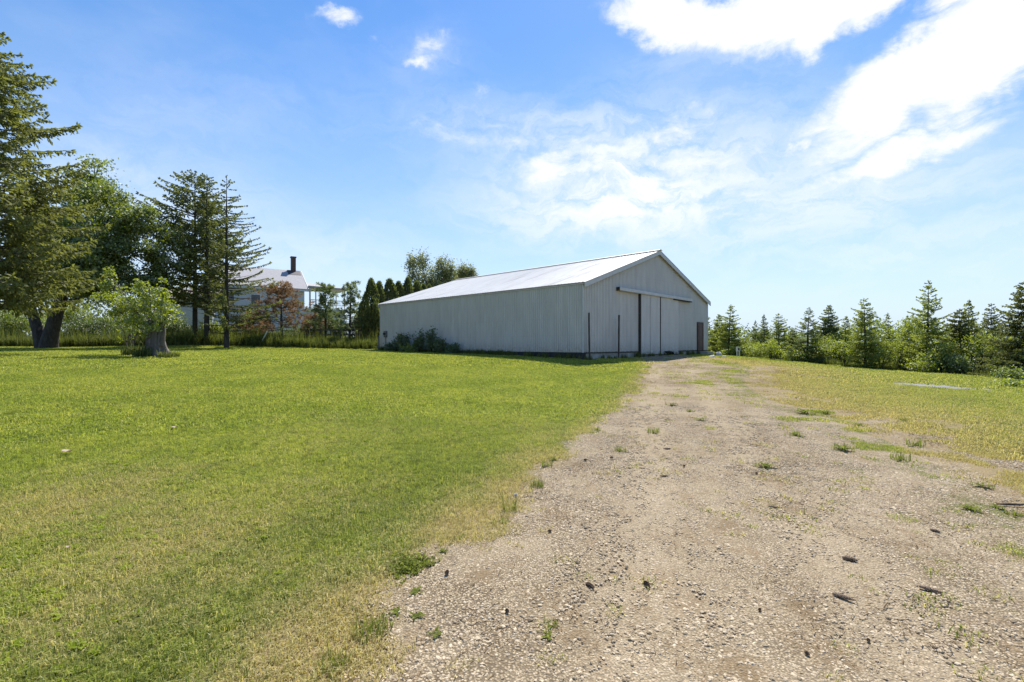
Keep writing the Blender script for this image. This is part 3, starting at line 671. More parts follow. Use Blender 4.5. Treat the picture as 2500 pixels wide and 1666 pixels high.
def build_meter():
    x, y = bpt(0, BLEN-.9); t = empty('electric_meter', (x, y, BZ), math.atan2(UX[1], UX[0])); tag(t, 'small grey electric meter box near the far corner of the long barn wall', 'meter')
    MB().box((-.15, -.17, 1.0), (-.02, .17, 1.5)).build('meter_box', M['metalbox'], t)
    MB().tube([(-.15, 0, 1.28), (-.28, 0, 1.28)], .09, 12).build('meter_dial', M['glass'], t)
    MB().tube([(-.07, .0, -.1), (-.07, .0, 1.0)], .03, 6).build('conduit', M['metalbox'], t)
    x, y = bpt(-.3, BLEN-.2); z = H(x, y); t = empty('pump_standpipe', (x, y, z)); tag(t, 'dark iron standpipe at the far corner of the long barn wall', 'standpipe')
    MB().tube([(0, 0, -.1), (0, 0, 1.0)], .06, 8).build('pipe', M['metalbox'], t)
    MB().tube([(0, 0, .95), (.02, -.12, 1.08), (.02, -.3, 1.0)], .05, 8).build('spout', M['metalbox'], t)
    MB().tube([(0, 0, 1.0), (0, .25, 1.12)], .022, 6).build('pump_handle', M['metalbox'], t)
build_meter()

def rock(name, p, s, label, seed, group=None):
    r = np.random.default_rng(seed); mb = MB(); n, mth = 14, 8
    A2, C2 = np.meshgrid(np.linspace(0, 2*math.pi, n, endpoint=False), np.linspace(-1.4, 1.4, mth), indexing='ij')
    V = np.stack([np.cos(A2)*np.cos(C2), np.sin(A2)*np.cos(C2), np.sin(C2)], -1); k = 1+.22*np.sin(V@r.uniform(-3, 3, 3)*2)+r.uniform(-.06, .06, (n, mth)); V = V*k[..., None]*np.array(s)
    q = [[i*mth+j, ((i+1) % n)*mth+j, ((i+1) % n)*mth+j+1, i*mth+j+1] for i in range(n) for j in range(mth-1)]
    o = mb.add(V.reshape(-1, 3), q).build(name, M['rock'], None, True); o.location = (p[0], p[1], p[2]+s[2]*.4); tag(o, label, 'rock', group); return o
g = gpix(1753, 870); rock('field_stone', (g[0], g[1], H(*g)), (.24, .2, .2), 'pale pointed field stone on the grass right of the barn corner', 1, 'stones by the barn corner')
g = gpix(1738, 873); rock('field_stone', (g[0], g[1], H(*g)), (.2, .16, .1), 'low flat field stone nearest the barn corner', 2, 'stones by the barn corner')
g = gpix(1768, 873); rock('field_stone', (g[0], g[1], H(*g)), (.14, .12, .09), 'small round field stone between the pointed stone and the white stand', 3, 'stones by the barn corner')
def build_stand():
    x, y, z = GP(1802, 37.0); t = empty('salt_box_stand', (x, y, z), .2); t.scale = (.72,)*3; tag(t, 'small white box on legs with dark opening before the spruces', 'stand')
    b = MB(); b.box((-.17, -.12, .62), (.17, -.10, .70)); b.box((-.17, -.12, .98), (.17, -.10, 1.08)); b.box((-.17, -.12, .70), (-.1, -.10, .98)); b.box((.1, -.12, .70), (.17, -.10, .98)); b.box((-.17, -.098, .62), (.17, .12, 1.08))
    b.build('box_shell', M['plastic_white'], t)
    MB().box((-.1, -.112, .70), (.1, -.1, .98)).build('dark_opening', M['black'], t)
    for sx in (-.14, .14): MB().box((sx-.03, -.05, -.1), (sx+.03, .05, .618)).build('leg', M['plastic_white'], t)
build_stand()

# ------------------------------------------------------------------ house beyond the trees
def build_house():
    A0 = np.array([-32.6, 52.6]); B0 = np.array([-25.05, 58.0]); d = B0-A0; L = float(np.linalg.norm(d)); ang = math.atan2(d[1], d[0])
    z0 = up(824, 58); root = empty('white_farmhouse', (A0[0], A0[1], z0), ang); tag(root, 'two storey white farmhouse with grey gabled roof behind the spruces', 'house')
    EV = up(704, 58)-z0; D = 7.0; RG = EV+2.35
    wb = MB()
    wb.box((0, 0, -1.5), (L, D, EV))
    wb.add([[0, 0.001, EV], [0, D-.001, EV], [0, D/2, RG-.1]], [[0, 1, 2]]); wb.add([[L, 0.001, EV], [L, D-.001, EV], [L, D/2, RG-.1]], [[0, 1, 2]])
    wall = wb.build('wall', M['clap'], root)
    cb = MB()                                                    # clapboard courses, each lapping the one below
    n = int((EV+.6)/.2)
    for k in range(n):
        z = -.6+k*.2; cb.quads(np.array([[[-.01, -.035, z], [L+.01, -.035, z], [L+.01, -.008, z+.2], [-.01, -.008, z+.2]], [[-.01, -.035, z], [-.01, -.002, z], [L+.01, -.002, z], [L+.01, -.035, z]]]))
    cb.build('clapboards', M['clap'], root)
    for sg in (-1, 1):
        y0 = D/2+sg*(D/2+.45); ze = EV-.45*2.35/(D/2)+.06
        rf = MB(); P = []
        for dz in (0, .1): P += [[-.4, y0, ze+dz], [L+.4, y0, ze+dz], [L+.4, D/2, RG+.06+dz], [-.4, D/2, RG+.06+dz]]
        rf.add(P, [[3, 2, 1, 0], [4, 5, 6, 7], [0, 1, 5, 4], [1, 2, 6, 5], [3, 0, 4, 7]]); r_ = rf.build('roof', M['shingle'], root)
        MB().box((-.42, y0-.03*sg-.02, ze-.2), (L+.42, y0-.03*sg+.02, ze+.06)).build('fascia', M['whitewood'], r_)
    bt = MB(); bt.box((L+.36, .0, .0), (L+.41, .04, .01)) ; 
    rk = MB(); e = (-.47, EV-.45*2.35/(D/2)+.0)
    rk.add([[L+.42, e[0], e[1]-.15], [L+.42, D/2, RG-.12], [L+.42, D/2, RG+.18], [L+.42, e[0], e[1]+.2], [L+.36, e[0], e[1]-.15], [L+.36, D/2, RG-.12], [L+.36, D/2, RG+.18], [L+.36, e[0], e[1]+.2]], [[0, 1, 2, 3], [7, 6, 5, 4], [0, 4, 5, 1], [3, 2, 6, 7]])
    rk.build('rake_board', M['whitewood'], root)
    ch = MB(); cx = L-.55; ch.box((cx-.26, D/2-.26, RG-.6), (cx+.26, D/2+.26, RG+1.75)); c = ch.build('chimney', M['brick'], root)
    MB().box((cx-.32, D/2-.32, RG+1.752), (cx+.32, D/2+.32, RG+1.9)).build('chimney_cap', M['brick'], c)
    fl = MB(); k = 2.35/(D/2); fl.add([[cx-.75, D/2-1.0, RG-1.0*k+.19], [cx+.75, D/2-1.0, RG-1.0*k+.19], [cx+.75, D/2-.02, RG+.19], [cx-.75, D/2-.02, RG+.19]], [[0, 1, 2, 3]]); fl.build('chimney_flashing', M['flash'], c)
    for (x, z, ww, hh) in ((1.0, 3.4, .9, 1.4), (3.6, 3.4, .9, 1.4), (4.6, 1.5, 1.0, .5), (2.0, .5, .9, 1.4), (.5, .1, .5, .5)):
        f = MB(); f.box((x-.08, -.08, z-.08), (x, -.04, z+hh+.08)); f.box((x+ww, -.08, z-.08), (x+ww+.08, -.04, z+hh+.08)); f.box((x, -.08, z+hh), (x+ww, -.04, z+hh+.08)); f.box((x, -.08, z-.08), (x+ww, -.04, z))
        fo = f.build('window', M['whitewood'], root); MB().box((x, -.06, z), (x+ww, -.045, z+hh)).build('pane', M['glass'], fo)
    # upper porch on the right-hand end
    pr = MB(); zr = up(705, 60)-z0
    P = []
    for dz in (0, .14): P += [[L+.45, -.2, zr+dz], [L+5.4, .2, zr+dz-.05], [L+5.4, 4.4, zr+dz-.05], [L+.45, 4.8, zr+dz]]
    pr.add(P, [[3, 2, 1, 0], [4, 5, 6, 7], [0, 1, 5, 4], [1, 2, 6, 5], [2, 3, 7, 6], [3, 0, 4, 7]])
    pr.add([[L+.45, .1, zr+.141], [L+5.0, .3, zr+.12], [L+.45, 2.3, zr+.8], [L+2.8, 2.3, zr+.75]], [[0, 1, 3, 2]]); pr.add([[L+5.0, .3, zr+.12], [L+5.0, 4.3, zr+.12], [L+2.8, 2.3, zr+.75]], [[0, 1, 2]])
    pr.build('porch_roof', M['shingle'], root)
    for (x, y) in ((L+.7, .15), (L+1.35, .15), (L+4.9, .45), (L+.7, 4.3), (L+1.6, 4.4), (L+4.9, 4.2)):
        MB().tube([(x, y, zr-2.6), (x, y, zr-.004)], .075, 8).build('porch_column', M['trim'], root)
    rl = MB(); rl.box((L+.6, .12, zr-1.55), (L+5.0, .18, zr-1.47)); rl.box((L+.6, .12, zr-2.15), (L+5.0, .18, zr-2.08))
    for k in range(24): rl.box((L+.75+k*.18, .13, zr-2.078), (L+.78+k*.18, .17, zr-1.552))
    rl.build('railing', M['trim'], root)
    MB().box((L+.05, .1, zr-2.9), (L+5.2, 4.6, zr-2.602)).build('porch_deck', M['trim'], root)
    MB().box((L+.05, .4, -1.5), (L+5.0, 4.4, zr-2.904)).build('porch_base', M['clap'], root)
build_house()
def build_shed():
    x, y, z = GP(452, 50); root = empty('garden_shed', (x, y, z), .15); tag(root, 'low shed with faded brown roof behind the tall spruces', 'shed')
    hb = up(728, 50)-z; ht = up(702, 50)-z
    MB().box((-2.6, 0, -.5), (2.6, 3.6, hb)).build('wall', M['clap'], root)
    rf = MB()
    for sg in (-1, 1):
        P = []
        for dz in (0, .08): P += [[-2.8, 1.8+sg*2.1, hb-.1+dz], [2.8, 1.8+sg*2.1, hb-.1+dz], [2.8, 1.8, ht+dz], [-2.8, 1.8, ht+dz]]
        rf.add(P, [[3, 2, 1, 0], [4, 5, 6, 7], [0, 1, 5, 4], [1, 2, 6, 5], [3, 0, 4, 7]])
    rf.build('roof', M['brownroof'], root)
build_shed()
def build_fence():
    a = np.array(GP(735, 43)); b = np.array(GP(925, 43.5)); root = empty('rail_fence', tuple(a), math.atan2(b[1]-a[1], b[0]-a[0])); tag(root, 'dark weathered rail fence under the small pines', 'fence')
    L = float(np.linalg.norm((b-a)[:2])); zt = up(812, 43)-a[2]
    n = 5
    for k in range(n): MB().box((k*L/(n-1)-.07, -.07, -.4), (k*L/(n-1)+.07, .07, zt+.35)).build('post', M['fencewood'], root)
    for z in (zt-.65, zt-.2, zt+.22): MB().box((.0, -.11, z-.08), (L, -.072, z+.08)).build('rail', M['fencewood'], root)
build_fence()

# ------------------------------------------------------------------ trees
def norm(v): return v/(np.linalg.norm(v, axis=-1, keepdims=True)+1e-9)
def needle_quads(mb, p, d, l, wd, r, tint):
    """thin lens-shaped needle brushes from p along d"""
    n = len(p); q = norm(r.normal(size=(n, 3))); nn = norm(np.cross(d, q))*(wd*r.uniform(.7, 1.3, n))[:, None]
    tip = p+d*l[:, None]; mid = p+d*(l*.45)[:, None]
    mb.quads(np.stack([p, mid+nn, tip, mid-nn], 1), tint)
def conifer(Ht, prof, seed, nb=6, dz=.3, droop=-.05, lift=.25, hang=.25, start=.06, wd=.03, twig=.42, sp=.09, az=None, sub=3, trunk_r=None, keep=1.0, tmin=0.0, lean=(0, 0), barelow=0.0, jit=.34):
    """whorled branches with flat sprays of needles. Returns crown and trunk mesh builders"""
    r = np.random.default_rng(seed); cr = MB(); tk = MB(); tr = trunk_r or Ht*.017+.02
    zs = np.linspace(-.3, Ht, 14); lx = lambda z: np.stack([lean[0]*(z/Ht)**2, lean[1]*(z/Ht)**2], -1)
    pz = np.concatenate([lx(np.maximum(zs, 0)), zs[:, None]], 1); tk.tube(pz, np.maximum(tr*(1-np.maximum(zs, 0)/Ht)**.85, .008), 8, rough=.05)
    z = start*Ht; ph = 0
    while z < Ht*.985:
        t = z/Ht; k = max(3, int(round(nb*(1-.35*t)+r.uniform(-1, 1))))
        for j in range(k):
            if r.random() > keep: continue
            a = ph+j*2*math.pi/k+r.uniform(-.35, .35); L = prof(t)*r.uniform(1-jit, 1.12)*(az(a, t) if az else 1)
            if L < .05: continue
            zz = z+r.uniform(-.5, .5)*dz; n = max(4, int(L/sp))
            s = np.linspace(0, 1, n); sl_ = droop*(1-t)*2.0+lift*(t-.35)+r.uniform(-.1, .1)
            x = L*s; zc = zz+L*(sl_*s+(.22*s**2 if t < .75 else .1*s**2))
            bend = r.uniform(-.15, .15)*L*s**2
            c, sn = math.cos(a), math.sin(a); l0 = lx(np.array([zz]))[0]
            P = np.stack([l0[0]+c*x-sn*bend, l0[1]+sn*x+c*bend, zc], -1)
            if L > .5: tk.tube(P[::max(1, n//6)], np.linspace(max(.008, L*.013), .004, len(P[::max(1, n//6)])), 4, cap=False)
            if r.random() < barelow*(1-t)*1.6: 
                if r.random() < .7: continue
            T = norm(np.gradient(P, axis=0)); sd_ = np.array([-sn, c, 0])
            f0 = tmin if L > .8 else 0.0
            idx = np.where(s >= max(.08, f0))[0]; p = np.repeat(P[idx], 2, 0); tt = np.repeat(T[idx], 2, 0); ss_ = np.tile([1., -1.], len(idx))[:, None]
            m = len(p); ln = twig*L*(1-np.repeat(s[idx], 2)*.75)*r.uniform(.45, 1.1, m)+.05
            d = norm(tt*r.uniform(.5, 1.0, (m, 1))+sd_[None]*ss_*r.uniform(.6, 1.1, (m, 1))+np.array([0, 0, -1.])*hang*r.uniform(0, 1.6, (m, 1)))
            tb = np.clip(r.random(m)*.75+.25*np.repeat(s[idx], 2), 0, 1)*(.55+.45*r.random())
            needle_quads(cr, p, d, ln, wd*(.8+.2*np.minimum(ln, 1)), r, tb)
            for q in range(sub):
                fr = r.uniform(.2, .95, m); p2 = p+d*(ln*fr)[:, None]; l2 = ln*r.uniform(.25, .5, m)+.03
                d2 = norm(d*.8+norm(r.normal(size=(m, 3)))*.8+np.array([0, 0, -1.])*hang*1.2)
                needle_quads(cr, p2, d2, l2, wd, r, np.clip(tb+r.uniform(-.2, .25, m), 0, 1))
            needle_quads(cr, P[1:-1], T[1:-1], np.full(n-2, L/n*2.2), wd*.9, r, np.full(n-2, .4))
            needle_quads(cr, np.repeat(P[-1:], 4, 0), norm(np.repeat(T[-1:], 4, 0)+r.normal(size=(4, 3))*.35), np.full(4, .1+.05*L), wd, r, np.full(4, .85))
        z += dz*(.75+.5*r.random())*(1-.45*t); ph += 1.1+r.uniform(-.3, .3)
    m = 14; tp = np.repeat(np.array([[lean[0], lean[1], Ht]]), m, 0)-np.stack([0*np.arange(m), 0*np.arange(m), r.uniform(0, .35, m)], -1)*min(1, Ht*.12)
    needle_quads(cr, tp, norm(r.normal(size=(m, 3))*.5+np.array([0, 0, 1.])), np.full(m, .16), wd*.7, r, np.full(m, .6))
    return cr, tk
def put_tree(name, loc, crown, trunk, cm, tm, label, cat, group=None, rz=0.0, scale=1.0):
    t = empty(name, loc, rz); t.scale = (scale,)*3; tag(t, label, cat, group)
    crown.build('crown', cm, t); trunk.build('trunk', tm, t, True); return t

def leaves(mb, C, n, rad, size, r, flat=.7, upb=.5):
    """n leaf rhombi around each clump centre"""
    k = len(C); c = np.repeat(C, n, 0); rd = np.repeat(np.broadcast_to(rad, (k,)), n)[:, None]
    p = c+r.normal(size=(k*n, 3))*rd*np.array([.55, .55, .55*flat])
    d = norm(r.normal(size=(k*n, 3))+np.array([0, 0, -.35])); q = norm(np.cross(d, norm(r.normal(size=(k*n, 3))+np.array([0, 0, upb*2]))))
    s = (size*r.uniform(.6, 1.3, k*n))[:, None]
    tb = np.clip(np.repeat(r.random(k), n)*.45+r.random(k*n)*.55, 0, 1)
    mb.quads(np.stack([p, p+d*s*.5+q*s*.36, p+d*s, p+d*s*.5-q*s*.36], 1), tb)
def broadleaf(ells, seed, nclump, nleaf, crad, size, trunk, limb_r=.12, limbs=True, base=(0, 0, 1.5), hollow=.45, flat=.7):
    """crown from ellipsoids (cx,cy,cz,rx,ry,rz), clumps near their shells, limbs reaching to the clumps"""
    r = np.random.default_rng(seed); cr = MB(); tk = MB()
    vol = np.array([e[3]*e[4]*e[5] for e in ells])**.67; vol /= vol.sum(); Cs = []
    for e, v in zip(ells, vol):
        k = max(3, int(nclump*v)); d = norm(r.normal(size=(k, 3))); rr = (hollow+(1-hollow)*r.random(k)**.6)[:, None]
        Cs.append(np.array(e[:3])+d*rr*np.array(e[3:6]))
    C = np.vstack(Cs); leaves(cr, C, nleaf, crad*r.uniform(.6, 1.3, len(C)), size, r, flat)
    for (pts, rad) in trunk: tk.tube(pts, rad, 10, rough=.08)
    if limbs:
        b = np.array(base, float)
        for e in ells:
            c = np.array(e[:3], float); m = (b+c)/2+r.normal(size=3)*.25; tk.tube([b, m, c], [limb_r, limb_r*.65, limb_r*.3], 6, cap=False)
            for _ in range(4):
                d = norm(r.normal(size=3))*np.array(e[3:6])*.8; tk.tube([c*.75+m*.25, c+d*.5, c+d], [limb_r*.35, limb_r*.2, .008], 5, cap=False)
    return cr, tk

# --- row of young spruces right of the barn
GR = 'young spruces in the row right of the barn'
prof_y = lambda R, e=.8: (lambda t: R*(1-t)**e*(1.0 if t > .1 else .75+2.5*t)+.03)
PROTO = {
    'a': conifer(5.0, prof_y(2.0, .8), 11, nb=8, dz=.23, droop=-.04, hang=.18, wd=.032, sp=.075, sub=4, start=.02, jit=.45, lean=(.12, .05)),
    'b': conifer(5.0, prof_y(2.0, .85), 12, nb=7, dz=.30, droop=0.0, lift=.35, hang=.16, wd=.030, sp=.075, sub=3, start=.03, keep=.92, jit=.5, lean=(-.1, .1)),
    'c': conifer(5.0, prof_y(2.3, .7), 13, nb=8, dz=.23, droop=-.07, hang=.25, wd=.032, sp=.08, sub=3, start=.02, keep=.96, jit=.45),
    'd': conifer(5.0, prof_y(1.9, .85), 14, nb=7, dz=.27, droop=-.02, lift=.25, hang=.18, wd=.030, sp=.075, sub=3, start=.04, keep=.9, jit=.55, lean=(.15, -.1)),
    'e': conifer(5.0, prof_y(2.1, 1.0), 15, nb=7, dz=.26, droop=-.05, lift=.3, hang=.3, wd=.031, sp=.075, sub=3, start=.02, keep=.94, jit=.5, lean=(-.2, 0)),
    'f': conifer(5.0, prof_y(1.8, .6), 16, nb=7, dz=.28, droop=-.03, lift=.2, hang=.22, wd=.031, sp=.08, sub=3, start=.03, keep=.93, jit=.5, lean=(.05, .2)),
}
PMESH = {}
for k, (c, t) in PROTO.items():
    for mk in ('needle_young', 'needle_blue', 'needle'):
        pass
    PMESH[k] = (c.data('young_spruce_crown', M['needle_young']), t.data('young_spruce_trunk', M['bark_dark'], True))
def young(px, top, z, var, rz, wide, label, mat=None):
    x, y, g = GP(px, z); h = up(top, z)-g; s = h/5.0
    t = empty('young_spruce', (x, y, g-.03), rz); t.scale = (s*wide, s*wide, s); tag(t, label, 'spruce', GR)
    for nm, me in zip(('crown', 'trunk'), PMESH[var]):
        o = bpy.data.objects.new(nm, me); S.collection.objects.link(o); o.parent = t
        if nm == 'crown' and mat:
            o.material_slots[0].link = 'OBJECT'; o.material_slots[0].material = M[mat]
YS = [
    (1779, 745, 40, 'd', .3, 1.15, 'slender spruce with thin top nearest the right barn corner', None),
    (1757, 768, 42.5, 'a', 1.2, 1.1, 'short spruce peeping out behind the right barn corner', None),
    (1725, 770, 46, 'b', 4.2, 1.0, 'dark spruce mostly hidden by the barn wall, its twigs showing beside it', 'needle_blue'),
    (1845, 783, 44, 'd', 2.0, .8, 'narrow dark spruce left of a pair of pointed spruces', 'needle_blue'),
    (1866, 768, 43, 'e', .8, .8, 'left one of the close pair of pointed spruces', 'needle_blue'),
    (1902, 766, 38.5, 'f', 2.6, 1.05, 'right one of the close pair of pointed spruces, bushy below', None),
    (1971, 752, 35, 'b', 3.4, 1.1, 'dark open spruce with one long twig reaching left near its top', 'needle_blue'),
    (2020, 746, 39.5, 'a', 5.1, 1.0, 'dense dark bluish spruce standing behind yellow-green brush', 'needle_blue'),
    (2063, 772, 38, 'e', 1.5, 1.05, 'lopsided spruce with a tiny separate tuft for its tip', None),
    (2113, 729, 30.5, 'f', .2, .95, 'spruce with bare dark trunk showing at its foot', None),
    (2170, 765, 37, 'd', 4.0, .75, 'small thin spruce in the gap left of the tallest one', None),
    (2264, 688, 28.5, 'b', 2.2, .9, 'tallest spruce of the row with long open upper branches', None),
    (2343, 755, 28.2, 'c', 5.0, .95, 'broad dark spruce just right of the tallest one', 'needle'),
    (2364, 733, 33, 'e', 1.0, .9, 'spruce with splayed pale top right of the tallest one', None),
    (2418, 742, 32, 'f', 3.0, .8, 'bushy dark spruce second from the right edge', 'needle'),
    (2503, 690, 23.5, 'c', .7, .9, 'large spruce cut by the right edge of the view', 'needle'),
    (2215, 770, 31, 'e', 3.9, .9, 'low bushy spruce filling the gap before the tallest one', 'needle_young'),
    (1935, 800, 37, 'c', 1.1, .95, 'low spruce between the pointed pair and the open dark one', 'needle_young'),
    (2610, 660, 22.5, 'a', .5, 1.0, 'spruce just past the right edge, its left branches showing', None),
]
for a in YS: young(*a)

# --- brush between and behind the young spruces
def shrub(name, px, z, top, width, seed, mat, label, cat='shrub', group=None, n=26, nl=55, size=.13, crad=.42, stems=5):
    x, y, g = GP(px, z); h = up(top, z)-g; w2 = width/F*z/2; r = np.random.default_rng(seed); ells = []
    for k in range(5):
        ells.append((r.uniform(-.55, .55)*w2, r.uniform(-.5, .5)*w2, h*r.uniform(.3, .72), w2*r.uniform(.4, .65), w2*r.uniform(.4, .65), h*r.uniform(.22, .32)))
    trunk = []
    for k in range(stems):
        e = ells[k % 5]; trunk.append(([(r.uniform(-.1, .1), r.uniform(-.1, .1), -.1), (e[0]*.4, e[1]*.4, e[2]*.45), (e[0], e[1], e[2]+e[5]*.6)], [.035, .025, .01]))
    c, t = broadleaf(ells, seed, n, nl, crad, size, trunk, limbs=False, hollow=.3)
    tr = empty(name, (x, y, g)); tag(tr, label, cat, group); c.build('crown', M[mat], tr); t.build('stems', M['bark_dark'], tr, True); return tr
GB = 'brush between the young spruces'
BR = [
    (1700+130, 47, 812, 120, 'leaf_mid', 'low green bush behind the gap between the first spruces'),
    (1885, 35.2, 826, 95, 'yellow_leaf', 'bright yellow-green bush in front of the pointed pair of spruces'),
    (1948, 44, 805, 120, 'leaf_mid', 'green bush behind the low spruce in the middle of the row'),
    (2008, 34.6, 800, 75, 'yellow_leaf', 'yellow-green brush in front of the dense bluish spruce'),
    (2075, 44, 800, 130, 'leaf_bright', 'light green bush behind the spruce with a bare foot'),
    (2150, 30.2, 820, 110, 'leaf_bright', 'light green bush at the left foot of the tallest spruce'),
    (2192, 29.6, 838, 100, 'yellow_leaf', 'glowing yellow-green bush low down left of the tallest spruce'),
    (2222, 30.4, 752, 100, 'leaf_bright', 'tall light green bush leaning against the tallest spruce'),
    (2305, 27.2, 835, 110, 'yellow_leaf', 'yellow-green bush low down right of the tallest spruce'),
    (2330, 40, 775, 160, 'leaf_mid', 'tall green bush behind the spruce with a splayed top'),
    (2395, 26.6, 805, 110, 'leaf_bright', 'light green bush before the second spruce from the right edge'),
    (2455, 34, 770, 140, 'leaf_mid', 'green bush behind the large spruce at the right edge'),
    (2430, 27, 875, 80, 'yellow_leaf', 'low yellow-green bush at the left foot of the rightmost large spruce'),
    (1800, 38.5, 838, 120, 'leaf_bright', 'low bush at the foot of the slender spruce beside the barn'),
    (1930, 35.0, 850, 80, 'leaf_bright', 'low light green bush between the pointed pair and the dark open spruce'),
    (2060, 31.5, 825, 100, 'leaf_bright', 'light green bush left of the spruce with a bare foot'),
    (2255, 27.0, 860, 80, 'leaf_bright', 'low light green bush hiding the foot of the tallest spruce'),
    (2350, 26.2, 862, 90, 'leaf_mid', 'low green bush hiding the foot of the broad dark spruce'),
    (2470, 22.2, 905, 60, 'leaf_mid', 'small low bush at the foot of the spruce cut by the right edge'),
    (1840, 42, 835, 80, 'yellow_leaf', 'yellow-green bush at the foot of the narrow dark spruce'),
]
for k, (px, z, top, wd_, mt, lab) in enumerate(BR): shrub('brush_shrub', px, z, top, wd_, 200+k, mt, lab, 'bush', GB, n=28, nl=95, size=.092, crad=.38)
# far hedgerow closing the view behind the spruces
def treeline(px0, px1, z, lo, hi, seed, mat, label):
    r = np.random.default_rng(seed); mb = MB(); C = []
    for px in np.arange(px0, px1, 9):
        x, y, g = GP(px+r.uniform(-4, 4), z+r.uniform(-3, 3)); tp = up(lo+(hi-lo)*fbm(np.array([px*.02]), np.array([seed]), 1.0)[0], z)
        for _ in range(5): C.append((x+r.uniform(-.8, .8), y+r.uniform(-1, 1), g+(tp-g)*r.uniform(.05, 1)))
    leaves(mb, np.array(C), 34, .8, .3, r, .8); o = mb.build('treeline', M[mat]); tag(o, label, 'treeline', kind='stuff')
treeline(1650, 2750, 56, 828, 780, 5, 'leaf_mid', 'far green hedgerow showing low behind the young spruces')
treeline(-300, 560, 58, 745, 640, 8, 'leaf_dark', 'dark wood far behind the maple and house')

# --- tall spruces in the middle left
def tall(px, z, top, seed, label, prof, name='tall_spruce', mat='needle', group='tall spruces before the farmhouse', tr=.22, **kw):
    x, y, g = GP(px, z); h = up(top, z)-g
    c, t = conifer(h, prof, seed, trunk_r=tr, **kw); return put_tree(name, (x, y, g), c, t, M[mat], M['bark_dark'], label, 'spruce', group)
pa = lambda t: (3.6*(1-max(0, t-.55)/.45)**.62*(.62+.5*min(1, t/.6)) if t < .985 else .2)
tall(476, 41, 420, 31, 'tall dense spruce with ragged wide top, leftmost of the three before the farmhouse', pa, nb=7, dz=.40, droop=.0, lift=.45, hang=.5, wd=.058, twig=.30, sp=.15, sub=3, keep=.86, start=.22, barelow=.3, tmin=.18, az=lambda a, t: 1.0+(.35*max(0, -math.cos(a)) if t > .7 else 0))
pb = lambda t: 2.9*(1-t)**.55*(.6+.4*min(1, t/.5))+.05
tall(505, 39, 428, 32, 'tall dense spruce in the middle of the three before the farmhouse', pb, nb=7, dz=.42, droop=-.02, lift=.35, hang=.5, wd=.058, twig=.30, sp=.15, sub=3, keep=.86, start=.2, barelow=.35, tmin=.18)
pc = lambda t: (.3+5.6*(1-t)**.95) if t > .40 else 3.3
tall(553, 37, 430, 33, 'tall sparse spruce with long level branches reaching right toward the chimney', pc, nb=7, dz=.42, droop=-.015, lift=.12, hang=.5, wd=.05, twig=.12, sp=.12, sub=2, start=.1, keep=.85, barelow=.3, az=lambda a, t: (1.0 if math.cos(a) > 0 else .5), tr=.2)

# --- huge spruce cut by the left edge
def big_spruce():
    z = 23.0; x, y, g = GP(-45, z); h = up(55, z)-g
    def pr(t): return float(np.interp(t, [0, .2, .54, .56, .59, .65, .826, .925, 1], [4.2, 4.4, 4.3, 2.5, 2.3, 3.5, 2.4, 1.3, .15]))
    c, t = conifer(h, pr, 41, nb=9, dz=.40, droop=-.06, lift=.2, hang=.6, wd=.05, twig=.30, sp=.12, sub=3, start=.16, keep=.85, trunk_r=.38, tmin=.3)
    put_tree('old_spruce', (x, y, g), c, t, M['needle_olive'], M['bark'], 'huge olive green spruce with drooping sprays cut by the left edge', 'spruce')
big_spruce()
# overhead spruce twig whose tip hangs in at the top
def overhang():
    z = 7.5; x = (128-1250)/F*z; g = H(-10.5, z+.5)
    r = np.random.default_rng(4); root = empty('leaning_spruce', (-11.6, z+.6, g)); tag(root, 'near spruce past the top left corner with one twig tip showing', 'spruce')
    tk = MB(); tk.tube([(0, 0, -.2), (0, 0, 5), (0, 0, 10), (0, 0, 12.5)], [.28, .2, .08, .02], 8); cr = MB()
    top = up(2, z)-g; a = np.array([0, 0, top+1.6]); b = np.array([x+11.6, -.6, top+.12])
    for k in range(14):
        an = r.uniform(2.0, 5.4); e = a+np.array([math.cos(an)*2.2, math.sin(an)*1.8, r.uniform(-.5, 2.5)]); bb = a+np.array([0, 0, r.uniform(-.3, 3)])
        s = np.linspace(0, 1, 16)[:, None]; P = bb+(e-bb)*s; tk.tube(P[::5], [.03, .02, .012, .006], 4, cap=False)
        needle_quads(cr, np.repeat(P, 6, 0), norm(np.repeat((e-bb)[None], 96, 0)*.35+r.normal(size=(96, 3))*.7), np.full(96, .28), .02, r, r.random(96))
    s = np.linspace(0, 1, 30)[:, None]; P = a+(b-a)*s+np.array([0, 0, .35])*np.sin(s*math.pi); tk.tube(P[::5], np.linspace(.035, .006, 6), 5, cap=False)
    needle_quads(cr, np.repeat(P, 8, 0), norm(np.repeat(np.gradient(P, axis=0), 8, 0)*9+r.normal(size=(240, 3))*.35), np.full(240, .13), .012, r, r.random(240))
    cr.build('crown', M['needle'], root); tk.build('trunk', M['bark'], root, True)
overhang()

